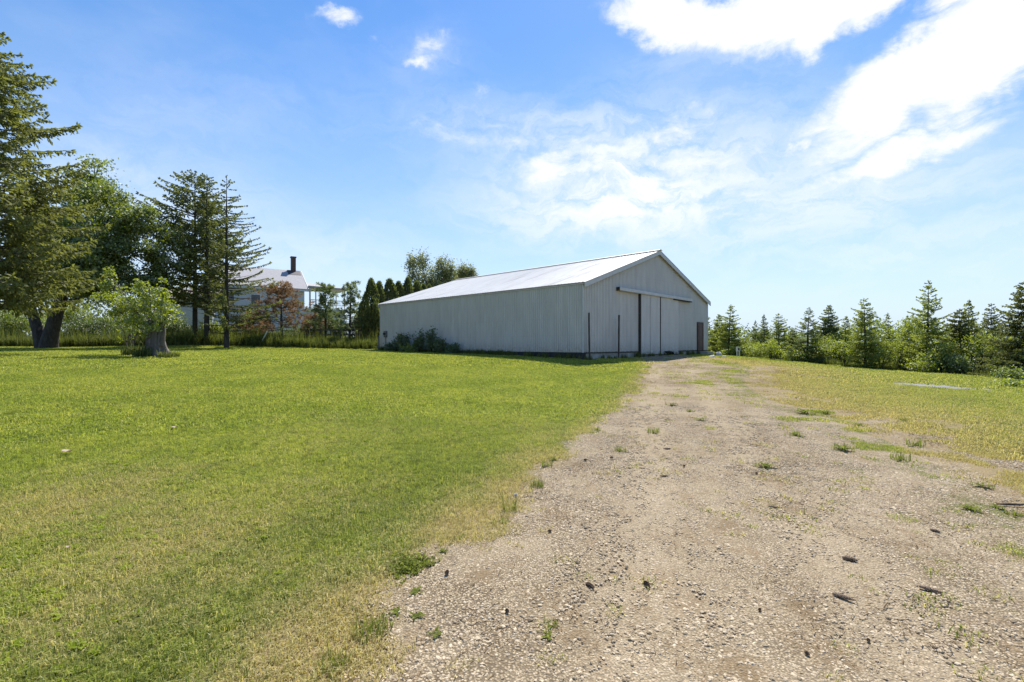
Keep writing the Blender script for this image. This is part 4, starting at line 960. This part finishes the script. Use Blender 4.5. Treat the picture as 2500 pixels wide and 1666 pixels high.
# --- maple with forked trunk
def maple():
    z = 37.0; x, y, g = GP(108, z); S_ = z/F
    e = []
    for (px, py, hw, hh, dep) in ((230, 440, 45, 55, 0), (175, 560, 120, 120, .5), (280, 560, 110, 110, -1), (345, 610, 85, 100, 0), (240, 640, 130, 85, -2), (120, 640, 100, 90, 1), (390, 660, 48, 65, .5), (300, 690, 90, 45, -1), (60, 600, 80, 100, 1.5)):
        e.append(((px-108)*S_, dep, up(py, z)-g, hw*S_, max(hw*.8*S_, 1.2), hh*S_))
    tr = [([(-.1, 0, -.2), (-.55, .1, 1.2), (-1.25, .2, 3.2), (-1.6, .2, 5.2)], [.48, .36, .3, .2]), ([(.25, 0, -.2), (.6, -.1, 1.2), (1.2, -.2, 3.0), (2.2, -.3, 5.4), (3.0, -.3, 7.6)], [.62, .5, .42, .3, .15]), ([(1.2, -.2, 3.0), (2.6, -.4, 3.7), (4.6, -.5, 4.2)], [.2, .14, .06])]
    c, t = broadleaf(e, 51, 440, 190, .75, .185, tr, .16, True, (1.6, -.2, 4.2), hollow=.45, flat=.6)
    put_tree('maple_tree', (x, y, g), c, t, M['maple'], M['bark_dark'], 'large dark green maple with a forked trunk behind the left lawn', 'tree')
maple()

# --- old stump sprouting leaves
def stump():
    z = 22.0; x, y, g = GP(383, z); S_ = z/F; root = empty('sprouting_stump', (x, y, g)); tag(root, 'old hollow grey stump sprouting bright leaves on the lawn', 'stump')
    r = np.random.default_rng(61); n = 22; m = 9; tk = MB()
    th = np.linspace(0, 2*math.pi, n, endpoint=False); zs = np.linspace(-.1, 1.1, m); V = []
    for k, zz in enumerate(zs):
        t = max(0, zz/1.1); R = .33-.04*t+.20*(1-t)**4
        rr = R*(1+.22*np.sin(th*4+.8*t)+.14*np.sin(th*7+2*t)+r.uniform(-.09, .09, n)); zt = zz+(0 if k < m-1 else 0)+(r.uniform(-.25, .18, n) if k == m-1 else 0)
        V.append(np.stack([rr*np.cos(th)*1.05-.06*t, rr*np.sin(th)*.8, np.full(n, zz)+(zt-zz if np.ndim(zt) else 0)], -1))
    V = np.array(V); q = [[i*n+j, i*n+(j+1) % n, (i+1)*n+(j+1) % n, (i+1)*n+j] for i in range(m-1) for j in range(n)]
    tk.add(V.reshape(-1, 3), q)
    tk.build('trunk', M['bark_grey'], root, True)
    sn = MB(); sn.tube([(.22, -.05, .5), (.32, -.08, 1.2), (.40, -.1, 1.75)], [.17, .13, .02], 8, rough=.15); sn.tube([(-.25, 0, .6), (-.33, .05, 1.3), (-.30, .05, 1.9)], [.2, .16, .06], 8, rough=.12); sn.tube([(.5, -.2, -.05), (.58, -.25, .35)], [.12, .02], 6, rough=.2)
    sn.build('broken_stub', M['bark_grey'], root, True)
    e = []
    for (px, py, hw, hh, dep) in ((380, 735, 50, 38, 0), (330, 745, 55, 45, .3), (285, 720, 42, 30, .2), (265, 690, 20, 22, 0), (425, 770, 22, 24, -.2), (395, 790, 36, 26, -.3), (300, 780, 45, 30, .3), (236, 722, 26, 12, .2), (262, 668, 12, 22, .1), (340, 690, 12, 24, 0), (400, 705, 14, 20, 0), (365, 705, 28, 22, 0), (345, 800, 25, 30, -.2), (372, 770, 46, 40, -.35), (352, 752, 40, 36, .1), (405, 745, 30, 30, 0), (318, 760, 40, 34, .2), (290, 745, 40, 34, .1)):
        e.append(((px-383)*S_, dep, up(py, z)-g, hw*S_, hw*S_*.8, hh*S_))
    cr = MB(); C = []
    for q_ in e:
        k = max(6, int(q_[3]*q_[5]*24)); d = norm(r.normal(size=(k, 3))); C.append(np.array(q_[:3])+d*r.random((k, 1))**.5*np.array(q_[3:6]))
    leaves(cr, np.vstack(C), 34, .19, .112, r, .8); cr.build('crown', M['leaf_bright'], root)
    br = MB()
    for q_ in e:
        b = np.array([r.uniform(-.3, .2), r.uniform(-.1, .1), r.uniform(.9, 1.3)]); c = np.array(q_[:3]); br.tube([b, (b+c)/2+r.normal(size=3)*.1, c, c+np.array([q_[3]*r.uniform(-.5, .5), 0, q_[5]*.9])], [.035, .025, .016, .006], 5, cap=False)
    br.build('branches', M['bark'], root, True)
    x2, y2, g2 = GP(322, 23.2)
    t = empty('sapling_clump', (x2, y2, g2)); tag(t, 'thin pale stemmed sapling clump just left of the old stump', 'sapling')
    b2 = MB(); c2 = MB()
    for k in range(9):
        a = r.uniform(0, 6.28); e_ = np.array([r.uniform(-1.5, .7), r.uniform(-.6, .6), r.uniform(1.9, 3.5)]); b2.tube([(.1*math.cos(a), .1*math.sin(a), -.05), e_*np.array([.35, .35, .5])+r.normal(size=3)*.06, e_], [.03, .02, .006], 5, cap=False)
        s = r.uniform(.45, 1, (7, 1)); leaves(c2, e_*np.array([.8, .8, 1])*s+r.normal(size=(7, 3))*.15, 16, .22, .11, r, .8)
    b2.build('stems', M['bark'], t, True); c2.build('crown', M['leaf_bright'], t)
    # grass tufts round the foot
    for (px, pz, hh, lab) in ((322, 22.8, .55, 'tall grass tuft at the foot of the sapling clump'), (352, 21.6, .62, 'tall grass tuft against the left side of the old stump'), (412, 21.5, .35, 'pale dry grass tuft at the right side of the old stump')):
        xx, yy, gg = GP(px, pz); o = blades(420, .42, hh*.4, hh, .02, .6, seed=int(px), round_=True).build('grass_tuft', M['tallgrass']); o.location = (xx, yy, gg); tag(o, lab, 'grass tuft', 'grass tufts round the old stump')
stump()

# --- shrubs at the back of the left lawn
GS = 'shrubs along the back of the left lawn'
for k, a in enumerate([
    (20, 43, 730, 150, 'leaf_mid', 'green shrub at the left edge behind the lawn'),
    (70, 46, 760, 120, 'leaf_mid', 'green shrub behind the left fork of the maple'),
    (165, 44, 735, 120, 'yellow_leaf', 'yellow-green shrub right behind the maple trunk'),
    (225, 42.5, 765, 130, 'leaf_dark', 'dark shrub right of the maple trunk'),
    (290, 45, 740, 130, 'leaf_mid', 'green shrub behind the sapling clump'),
    (400, 44, 735, 110, 'leaf_dark', 'dark shrub behind the sprouting stump'),
    (450, 43, 770, 90, 'leaf_dark', 'dark shrub at the left foot of the tall spruces'),
    (530, 42, 790, 70, 'leaf_bright', 'light green shrub between the tall spruce trunks'),
    (350, 41.5, 790, 90, 'leaf_dark', 'low dark shrub left of the tall spruces'),
    (590, 45, 800, 90, 'leaf_dark', 'dark shrub under the level branches of the sparse spruce'),
    (680, 46, 815, 110, 'leaf_dark', 'low dark shrub at the foot of the farmhouse wall'),
    (760, 47, 800, 90, 'leaf_dark', 'dark shrub behind the low rusty pine'), (822, 47, 775, 90, 'leaf_dark', 'dark shrub between the two small green pines'), (872, 46.5, 760, 70, 'leaf_dark', 'dark shrub just left of the cedar row'), (900, 47.5, 735, 60, 'leaf_mid', 'green shrub behind the leftmost cedars'), (720, 48, 805, 80, 'leaf_dark', 'dark shrub at the right corner of the farmhouse'),
    (-40, 42, 740, 150, 'leaf_mid', 'green shrub just past the left edge behind the lawn')]):
    px, z, top, wd_, mt, lab = a; shrub('back_shrub', px, z, top, wd_, 300+k, mt, lab, 'shrub', GS, n=60, nl=120, size=.115, crad=.45)

# --- small pines, dying pine, cedars and willow toward the barn
def pine(px, z, top, seed, label, width, mats, dens=1.0, name='small_pine', lowdead=False):
    x, y, g = GP(px, z); h = up(top, z)-g; w2 = width/F*z/2; r = np.random.default_rng(seed); tk = MB(); cr = MB(); dd = MB()
    lean = r.uniform(-.2, .2); tk.tube([(0, 0, -.2), (lean*.4, 0, h*.4), (lean, 0, h*.97)], [.13, .09, .02], 7)
    nb = int(34*dens)
    for k in range(nb):
        t = .22+.78*(k+r.random())/nb; a = k*2.4+r.uniform(-.4, .4); L = w2*(1.15-t*.85)*r.uniform(.55, 1.1); b = np.array([lean*t, 0, h*t*.95])
        e = b+np.array([math.cos(a)*L, math.sin(a)*L, L*r.uniform(.0, .5)]); mid = (b+e)/2+np.array([0, 0, -.08*L]); tk.tube([b, mid, e], [.03, .02, .008], 5, cap=False)
        s = r.uniform(.35, 1.05, (9, 1)); P = b+(e-b)*s+r.normal(size=(9, 3))*np.array([.18, .18, .12])*L**.5
        m = 22; p = np.repeat(P, m, 0); d = norm(r.normal(size=(9*m, 3))+np.array([0, 0, .45]))
        tgt = dd if (lowdead and r.random() < .72) else cr
        needle_quads(tgt, p, d, r.uniform(.14, .3, 9*m), .022, r, np.clip(np.repeat(r.random(9), m)*.5+r.random(9*m)*.5, 0, 1))
    t = empty(name, (x, y, g)); tag(t, label, 'pine', 'small pines beside the farmhouse'); cr.build('crown', M[mats], t)
    if lowdead: dd.build('dead_needles', M['needle_dead'], t)
    tk.build('trunk', M['bark_dark'], t, True)
pine(688, 42, 690, 71, 'small dying pine with rusty brown needles before the farmhouse wall', 200, 'needle_olive', 1.7, 'dying_pine', True)
pine(615, 43.5, 765, 72, 'low rusty pine seedling left of the dying pine', 110, 'needle_dead', .9, 'dying_pine')
pine(795, 44, 690, 73, 'small green pine before the porch of the farmhouse', 100, 'needle_pine', 1.15)
pine(853, 43, 686, 74, 'open topped small pine next to the dark cedars', 105, 'needle_pine', .9)
pine(768, 46, 770, 75, 'low pine with rusty sides under the farmhouse porch', 100, 'needle_dead', .8)
def cedar_mesh(seed, h=5.0, R=.95):
    r = np.random.default_rng(seed); mb = MB(); n = 5200; t = r.random(n)**1.15; a = r.uniform(0, 6.283, n)
    rr = R*np.minimum(1, ((1-t)*2.4))**.7*(.85+.18*np.sin(a*3+t*9+seed))*(.72+.3*np.sqrt(r.random(n)))*(.8+.2*np.minimum(1, t*6))
    p = np.stack([rr*np.cos(a), rr*np.sin(a), t*h*.97], -1); d = norm(np.stack([np.cos(a)*.35, np.sin(a)*.35, np.ones(n)], -1)+r.normal(size=(n, 3))*.3)
    needle_quads(mb, p, d, r.uniform(.15, .34, n), .05, r, r.random(n))
    tk = MB(); tk.tube([(0, 0, -.2), (0, 0, h*.8)], [.09, .02], 6); return mb.data('cedar_crown', M['thuja']), tk.data('cedar_trunk', M['bark_dark'], True)
CM = [cedar_mesh(k) for k in (81, 82, 83)]
for k, (px, z, top, wd_, lab) in enumerate([
    (906, 43, 681, .95, 'dark columnar cedar leftmost of the row beside the barn'), (926, 44, 688, .9, 'dark columnar cedar second from the left of the row'),
    (951, 45, 682, 1.0, 'pointed dark cedar third in the row, over the low end of the barn roof'), (973, 46, 688, 1.0, 'rounded cedar in the middle of the row behind the roof'), (996, 47, 678, .9, 'tallest slim cedar of the row behind the barn roof'),
    (1018, 48, 688, 1.0, 'rounded cedar right of the tallest slim one'), (1035, 49, 694, .8, 'small cedar second from the right, mostly behind the roof'), (1048, 50, 696, .8, 'last small cedar at the right end of the row'), (884, 44.5, 740, .8, 'low dark cedar between the small pines and the row')]):
    x, y, g = GP(px, z); h = up(top, z)-g; t = empty('columnar_cedar', (x, y, g), k*1.3); t.scale = (wd_*h/5.6, wd_*h/5.6, h/5); tag(t, lab, 'cedar', 'columnar cedars between house and barn')
    for nm, me in zip(('crown', 'trunk'), CM[k % 3]):
        o = bpy.data.objects.new(nm, me); S.collection.objects.link(o); o.parent = t
def willow(pxs, z, label, seed, base_px):
    x, y, g = GP(base_px, z); S_ = z/F; e = []
    for (px, py, hw, hh) in pxs: e.append(((px-base_px)*S_, np.random.default_rng(int(px)).uniform(-.6, .6), up(py, z)-g, hw*S_, hw*S_, hh*S_))
    c, t = broadleaf(e, seed, 120, 48, .5, .2, [([(0, 0, -.2), (.1, 0, 2.5), (.2, 0, 5)], [.3, .24, .18])], .10, True, (.2, 0, 4.6), hollow=.2, flat=1.5)
    put_tree('poplar_tree', (x, y, g), c, t, M['leaf_grey'], M['bark'], label, 'tree', 'pale trees beyond the barn roof')
willow([(1008, 665, 17, 38), (1030, 640, 16, 28), (1040, 680, 22, 36), (1022, 690, 12, 25), (1060, 700, 20, 14), (1000, 640, 7, 18)], 62, 'tall pale green tree with airy leaning stems beyond the cedars', 91, 1036)
willow([(1080, 655, 20, 26), (1088, 680, 18, 24), (1104, 662, 9, 22), (1070, 690, 14, 18)], 64, 'middle pale tree rising behind the barn roof', 92, 1086)
willow([(1130, 668, 14, 14), (1149, 672, 11, 15), (1122, 684, 12, 10)], 66, 'low rightmost pale tree peeping over the barn roof', 93, 1138)

# --- leaning white pole, tall grass strip, bushes along the barn
def pole():
    g0 = GP(632, 39.0); root = empty('leaning_pole', g0); tag(root, 'pale leaning pole in the tall grass before the farmhouse', 'pole')
    MB().tube([(0, 0, -.1), (.35, 0, .6), (.70, 0, 1.25)], .045, 7).build('shaft', M['plastic_white'], root, True)
    MB().tube([(.70, 0, 1.25), (.715, 0, 1.28)], .05, 7).build('cap', M['metalbox'], root, True)
pole()
px = rng.uniform(-180, 938, 2600); zz = rng.uniform(38.6, 43.5, 2600); X = (px-1250)/F*zz; Y = zz
pp = np.stack([X, Y, hgt(X, Y)-.02, rng.uniform(0, 6.28, len(X)), rng.uniform(.55, 1.15, len(X))*(.65+.6*fbm(X, Y, .5)), np.zeros(len(X)), np.zeros(len(X))], -1)
scatter('tall_grass', pp, [blades(70, .22, .35, 1.05, .03, .45, seed=90+s, round_=True) for s in range(5)], M['tallgrass'], 'unmown tall grass and weeds along the back of the lawn', 'tall grass')
u = np.concatenate([rng.uniform(-.55, -.02, 420), rng.uniform(0, 14, 200)]); v = np.concatenate([rng.uniform(0, BLEN, 420), rng.uniform(-.5, -.05, 200)])
k = ~((u > 5.3) & (u < 13.5) & (rng.random(len(u)) < .8)) & ~((v < 5) & (u < 5) & (rng.random(len(u)) < .75)); u, v = u[k], v[k]
X = BL[0]+UX[0]*u+UY[0]*v; Y = BL[1]+UX[1]*u+UY[1]*v
pp = np.stack([X, Y, hgt(X, Y)-.02, rng.uniform(0, 6.28, len(X)), rng.uniform(.25, .6, len(X)), np.zeros(len(X)), np.zeros(len(X))], -1)
scatter('tall_grass', pp, [blades(60, .2, .2, .8, .022, .6, seed=97+s, round_=True) for s in range(4)], M['tallgrass'], 'uncut grass along the foot of the barn walls', 'tall grass')
px = rng.uniform(1740, 2650, 900); zz = np.interp(px, [1740, 1900, 1971, 2112, 2264, 2494, 2650], [42, 38.2, 34.8, 30.2, 28, 22.8, 21])+rng.uniform(-.4, 3, 900)
X = (px-1250)/F*zz; Y = zz; pp = np.stack([X, Y, hgt(X, Y)-.02, rng.uniform(0, 6.28, 900), rng.uniform(.3, .7, 900), np.zeros(900), np.zeros(900)], -1)
scatter('tall_grass', pp, [blades(60, .22, .2, .8, .024, .6, seed=190+s, round_=True) for s in range(4)], M['tallgrass'], 'uncut grass under the row of young spruces', 'tall grass')
GW = 'weedy bushes along the long barn wall'
def wall_bush(px, top, base, width, seed, label, mat='leaf_dark'):
    r_ = (px-1250)/F; v = (r_*BL[1]-BL[0])/(UY[0]-r_*UY[1]); x, y = bpt(-.75, v); z = y; g = H(x, y); h = up(top, z)-g; w2 = width/F*z/2
    r = np.random.default_rng(seed); tk = MB(); cr = MB()
    for k in range(9):
        a = r.uniform(0, 6.28); e = np.array([math.cos(a)*w2*r.uniform(.2, .9), math.sin(a)*min(w2, .55)*r.uniform(.2, .9), h*r.uniform(.55, 1.0)]); tk.tube([(0, 0, -.05), e*np.array([.4, .4, .5]), e], [.02, .014, .005], 4, cap=False)
        s = r.uniform(.25, 1, (9, 1)); leaves(cr, e*s+r.normal(size=(9, 3))*.1, 15, .22, .13, r, .8)
    t = empty('weedy_bush', (x, y, g)); tag(t, label, 'bush', GW); cr.build('crown', M[mat], t); tk.build('stems', M['bark_dark'], t, True)
for a in ((1007, 812, 858, 42, 401, 'tall dark bush, biggest of those against the long barn wall'), (1045, 810, 859, 34, 402, 'dark bush between the biggest one and the tall thin stem'), (1075, 806, 860, 18, 403, 'thin upright weed stem against the long barn wall'),
          (1098, 828, 862, 30, 404, 'low dark bush right of the thin upright stem'), (1125, 842, 862, 26, 405, 'lowest dark bush at the right end of the wall bushes'), (980, 838, 857, 34, 406, 'low bush left of the biggest one by the barn wall')): wall_bush(*a)
wall_bush(1028, 846, 860, 60, 407, 'pale green low plant at the foot of the biggest wall bush', 'leaf_bright')
x, y, g = GP(2490, 17.5)
shrub('roadside_sapling', 2490, 17.2, 932, 75, 420, 'leaf_bright', 'small pale leafed sapling at the right edge of the grass', 'sapling', None, n=22, nl=34, size=.085, crad=.2, stems=4)

# ------------------------------------------------------------------ small things on the ground
def cone_mesh(L, R, seed):
    r = np.random.default_rng(seed); mb = MB(); ns = 15; na = 8
    core = np.linspace(0, L, 9); mb.tube(np.stack([core-L/2, 0*core, 0*core], -1), R*.75*np.sin(np.clip(core/L*.86+.12, 0, 1)*math.pi)**.6+.001, 8)
    for i in range(ns):
        t = i/(ns-1); rr = R*math.sin(min(1, t*.84+.13)*math.pi)**.55
        for j in range(na):
            a = (j+.5*(i % 2))*2*math.pi/na; c, s = math.cos(a), math.sin(a); x0 = (t-.5)*L; w_ = rr*.42
            o = rr*.7; e = rr*r.uniform(1.0, 1.25)
            mb.quads(np.array([[[x0, o*c-w_*s, o*s+w_*c], [x0, o*c+w_*s, o*s-w_*c], [x0+L*.09, e*c+w_*.5*s, e*s-w_*.5*c], [x0+L*.09, e*c-w_*.5*s, e*s+w_*.5*c]]]), r.random())
    return mb.data('spruce_cone', M['cone'])
CN = [cone_mesh(.125, .014, 1), cone_mesh(.10, .019, 2), cone_mesh(.042, .013, 3)]
for (px, py, var, rz, s, lab) in [
    (2074, 1365, 1, 2.75, 1.0, 'thick open spruce cone, topmost of the three large cones at right'), (2058, 1456, 0, 2.7, 1.0, 'slim brown spruce cone lying left of the other slim one'), (2271, 1446, 0, 2.68, 1.0, 'slim brown spruce cone farthest right on the gravel'),
    (1855, 1490, 2, .5, .7, 'tiny dark cone left of the two slim cones'), (2120, 1556, 2, 1.0, .8, 'small dark cone below the two slim cones'), (1970, 1598, 2, 2.0, .8, 'small dark cone nearest the lower frame edge'), (1889, 1235, 0, 2.9, .85, 'slim dark cone beside the rusty needle patch'),
    (1629, 1096, 0, .05, .9, 'level dark cone farthest up the driveway'), (1621, 1159, 0, .1, .85, 'level dark cone just below the farthest one'), (1670, 1137, 2, .8, 1.2, 'short dark cone right of the two level cones'), (1847, 1153, 2, .4, 1.1, 'short dark cone left of a brown moss patch'),
    (2282, 1303, 1, 2.6, .7, 'small broken cone at right above the slim cones'), (1091, 1408, 2, 1.3, 1.25, 'round dark cone beside the dark green clover mat'), (1238, 1506, 2, 2.2, .9, 'small grey cone below the round one on the gravel'), (1342, 1302, 2, .3, 1.0, 'small dark cone below the orange needle patch'),
    (1440, 1430, 1, 2.5, .8, 'dark open cone left of its upright neighbour mid driveway'), (1579, 1418, 1, 2.0, .85, 'dark cone lying steeply in the middle of the driveway'), (1493, 1120, 2, .2, 1.3, 'dark cone by a green weed high on the driveway'), (1429, 1127, 2, 2.5, 1.3, 'dark cone near the lawn edge high on the driveway')]:
    g = gpix(px, py); o = bpy.data.objects.new('spruce_cone', CN[var]); S.collection.objects.link(o); o.location = (g[0], g[1], H(*g)+.014*s+.004); o.rotation_euler = (rng.uniform(0, 6), 0, (rz-.33 if var < 2 and s > .65 and rz > 1 else rz)+math.pi); o.scale = (s*(.85 if var < 2 else .72),)*3
    tag(o, lab, 'cone', 'fallen spruce cones on the driveway')
g = gpix(2470, 1240); st_ = MB(); st_.tube([(-.12, .02, .012), (-.02, 0, .016), (.07, -.01, .014), (.14, .0, .02)], [.006, .011, .01, .004], 6, rough=.1)
o = st_.build('dead_stick', M['stick'], None, True); o.location = (g[0], g[1], H(*g)+.01); tag(o, 'short dark stick on bare dirt at the right edge', 'stick')

def rosette(n, L, wd_, seed, rise=.6, tuft=0):
    r = np.random.default_rng(seed); mb = MB()
    for k in range(n):
        a = r.uniform(0, 6.28); l = L*r.uniform(.5, 1.1); e = r.uniform(.15, rise); c, s = math.cos(a), math.sin(a); N = 5; q = np.linspace(0, 1, N)
        x = l*q*math.cos(e); z = l*(q*math.sin(e)*1.3-.55*q**2*math.sin(e))+.005; ww = wd_*np.sin(np.clip(q*.85+.12, 0, 1)*math.pi)**.8*r.uniform(.7, 1.2)
        Lf = np.stack([c*x-s*ww, s*x+c*ww, z+ww*.3], -1); Rt = np.stack([c*x+s*ww, s*x-c*ww, z+ww*.3], -1); V = np.vstack([Lf, Rt])
        mb.add(V, [[i, i+1, N+i+1, N+i] for i in range(N-1)], r.random())
    return mb
def weedy(seed, n, L, wd_, rise, nb, bh):
    m = rosette(n, L, wd_, seed, rise); b = blades(nb, L*.8, bh*.3, bh, .0035, 1.3, seed=seed+50, round_=True)
    for V, Fc, t in zip(b.v*0 or [], [], []): pass
    off = m.nv; m.v += b.v; m.f += [f+off for f in b.f]; m.t += b.t; m.nv += b.nv; return m
WV = [weedy(1, 9, .075, .009, .5, 30, .05), weedy(2, 8, .055, .008, .4, 14, .035), weedy(3, 14, .085, .009, .7, 34, .06), weedy(4, 7, .05, .010, .3, 8, .03), weedy(6, 5, .06, .007, .6, 46, .07)]
WM = [m.data('weed', M['weed']) for m in WV]
GWD = 'weed rosettes along the driveway'
for (px, py, var, s, lab) in [
    (1017, 1453, 2, .95, 'leafy weed rosette just below the clover mat'), (1085, 1349, 0, .8, 'small weed right above the clover mat'), (1124, 1319, 0, .8, 'yellow-green weed at the lawn edge above the clover mat'), (1205, 1278, 0, .9, 'left half of a double weed at the lawn edge'), (1232, 1276, 1, 1.1, 'right half of a double weed at the lawn edge'),
    (1017, 1512, 1, .9, 'small weed on the gravel below the leafy rosette'), (972, 1503, 0, .7, 'spiky weed beside the dry grass low on the left'), (1061, 1554, 1, .9, 'reddish weed low on the left gravel'), (1347, 1533, 0, .7, 'small weed in dry litter in the lower middle'), (1340, 1560, 3, .8, 'tiny round weed in the lower middle'),
    (1457, 1051, 2, 1.9, 'broad weed at the lawn edge half way up the driveway'), (1595, 1054, 2, 1.9, 'lone dark weed in the middle of the upper driveway'), (1515, 1101, 2, 1.5, 'weed beside a dark cone on the upper driveway'), (1349, 1126, 2, 1.4, 'dark green weed where lawn and gravel meet'), (1335, 1140, 0, 1.5, 'lower weed of the two where lawn and gravel meet'),
    (1868, 1136, 2, 1.5, 'blue-green weed above the brown moss patch'), (1709, 1027, 2, 2.2, 'spreading weed on the left of the upper driveway'), (1685, 1005, 0, 2.0, 'small weed above the spreading one on the upper driveway'), (1938, 1066, 0, 2.2, 'pale weed left of the far grassy patches'), (2058, 1100, 2, 2.0, 'dark weed on the dirt right of the driveway'),
    (2097, 1041, 0, 2.3, 'weed in reddish grass right of the driveway'), (2235, 1089, 2, 2.2, 'grey-green spreading weed far right of the driveway'), (2199, 1126, 0, 2.0, 'yellow weed below the grey-green one at right'), (2370, 1251, 2, 1.1, 'flat weed left of the two weeds at the right edge'), (2433, 1245, 0, 1.3, 'yellow weed close to the right edge'),
    (2475, 1261, 2, 1.2, 'dark weed nearest the right edge'), (2402, 1191, 0, 1.6, 'weed with a yellow flower at the right'), (1964, 1011, 2, 2.6, 'grassy green weed patch far up right of the driveway'), (2010, 1010, 0, 2.6, 'second green weed patch right of the driveway'), (1640, 990, 0, 2.2, 'weed high in the middle of the driveway'),
    (2205, 1030, 2, 2.4, 'dark green weed before the grassy field at right')]:
    g = gpix(px, py); var = (var, 4, var, 1)[int(px*7) % 4]; s = s*1.1; o = bpy.data.objects.new('weed_rosette', WM[var]); S.collection.objects.link(o); o.location = (g[0], g[1], H(*g)+.0); o.rotation_euler = (0, 0, rng.uniform(0, 6.28)); o.scale = (s,)*3
    tag(o, lab, 'weed', GWD)
def mat_patch(px, py, R, n, lab, hmin, hmax, name, mat, L=.03, group=None):
    g = gpix(px, py); r = np.random.default_rng(int(px)); mb = MB(); a = r.uniform(0, 6.28, n); q = R*r.random(n)**.7*(.75+.2*np.sin(a*3+px)+.15*np.sin(a*7)); p = np.stack([q*np.cos(a), q*np.sin(a)*1.3, r.uniform(hmin, hmax, n)*(1-.6*(q/R)**2)], -1)
    leaves(mb, p, 3, .02, L, r, .6, 1.4); o = mb.build(name, M[mat]); o.location = (g[0], g[1], H(*g)); tag(o, lab, 'clover', group)
mat_patch(993, 1385, .19, 620, 'dark green clover mat spreading from lawn onto the gravel', .003, .035, 'clover_mat', 'weed', .022)
for (px, py, h, n, lab) in ((1246, 1248, .13, 60, 'upright grass tuft beside the dandelion seed head'), (910, 1545, .10, 150, 'dark grass tuft in the dry grass low on the left'), (1310, 1190, .10, 110, 'wide grass tuft at the lawn edge above the seed head'), (815, 1630, .09, 90, 'green grass tuft near the lower frame edge')):
    g = gpix(px, py); o = blades(n, .07 if n < 140 else .1, h*.35, h, .0045, .9, seed=int(px), round_=True).build('grass_tuft', M['weed']); o.location = (g[0], g[1], H(*g)); tag(o, lab, 'grass tuft', 'grass tufts at the lawn edge')
def dandelion():
    g = gpix(1259, 1240); root = empty('dandelion_clock', (g[0], g[1], H(*g))); tag(root, 'white dandelion seed head on a thin stalk at the lawn edge', 'dandelion')
    MB().tube([(0, 0, 0), (.005, 0, .06), (0, 0, .115)], .0022, 5).build('stalk', M['weed'], root)
    r = np.random.default_rng(1); d = norm(r.normal(size=(260, 3))); mb = MB(); needle_quads(mb, np.array([[0, 0, .12]])+d*.004, d, np.full(260, .016), .0018, r, r.random(260)); mb.build('seed_head', M['seedhead'], root)
dandelion()
def dry_leaf(px, py, s, lab):
    g = gpix(px, py); r = np.random.default_rng(int(px)); mb = MB(); n = 9; a = np.linspace(0, 2*math.pi, n, endpoint=False); R = s*(.7+.35*np.abs(np.sin(a*2.5))); V = np.stack([R*np.cos(a), R*np.sin(a)*.7, .02+.35*R*np.abs(np.cos(a))], -1)
    V = np.vstack([V, [[0, 0, .012]]]); mb.add(V, [[j, (j+1) % n, n] for j in range(n)], r.random()); o = mb.build('fallen_leaf', M['deadleaf']); o.location = (g[0], g[1], H(*g)+.03); tag(o, lab, 'leaf', 'fallen leaves on the lawn')
dry_leaf(166, 1112, .07, 'curled pale brown leaf lying alone on the left lawn'); dry_leaf(428, 1052, .05, 'small pale leaf far out on the left lawn'); dry_leaf(168, 1352, .02, 'tiny bleached leaf low on the left lawn')
# leafy lawn weeds (plantain, dandelion leaves) as ground cover
def lw_keep(X, Y):
    q = np.maximum(blobs(X, Y, LWG), .05*(fbm(X, Y, .6) > .55)); return (gravel(X, Y) < .2) & (rng.random(len(X)) < q)
LWG = [(gpix(a, b), r, s) for a, b, r, s in ((40, 1340, .45, .9), (110, 1370, .4, .9), (50, 1630, .3, .9), (250, 1050, 2.2, .4), (80, 1050, 1.5, .5), (700, 1050, 2.5, .3), (300, 1280, .35, .7), (450, 1170, .35, .7), (10, 1460, .3, .7), (520, 1300, .4, .5), (900, 1020, 2.5, .3))]
X, Y = field(-16, 8, 1, 14, .12, 1.8, 15, lw_keep)
pp = pts7(X, Y, .5, .95, lambda x, y: 1+np.hypot(x, y)/16)
scatter('lawn_weeds', pp, [rosette(6, .055, .011, 500+s, .45) for s in range(5)], M['lawn_weed'], 'broad leafed clover and plantain scattered through the lawn', 'weeds')
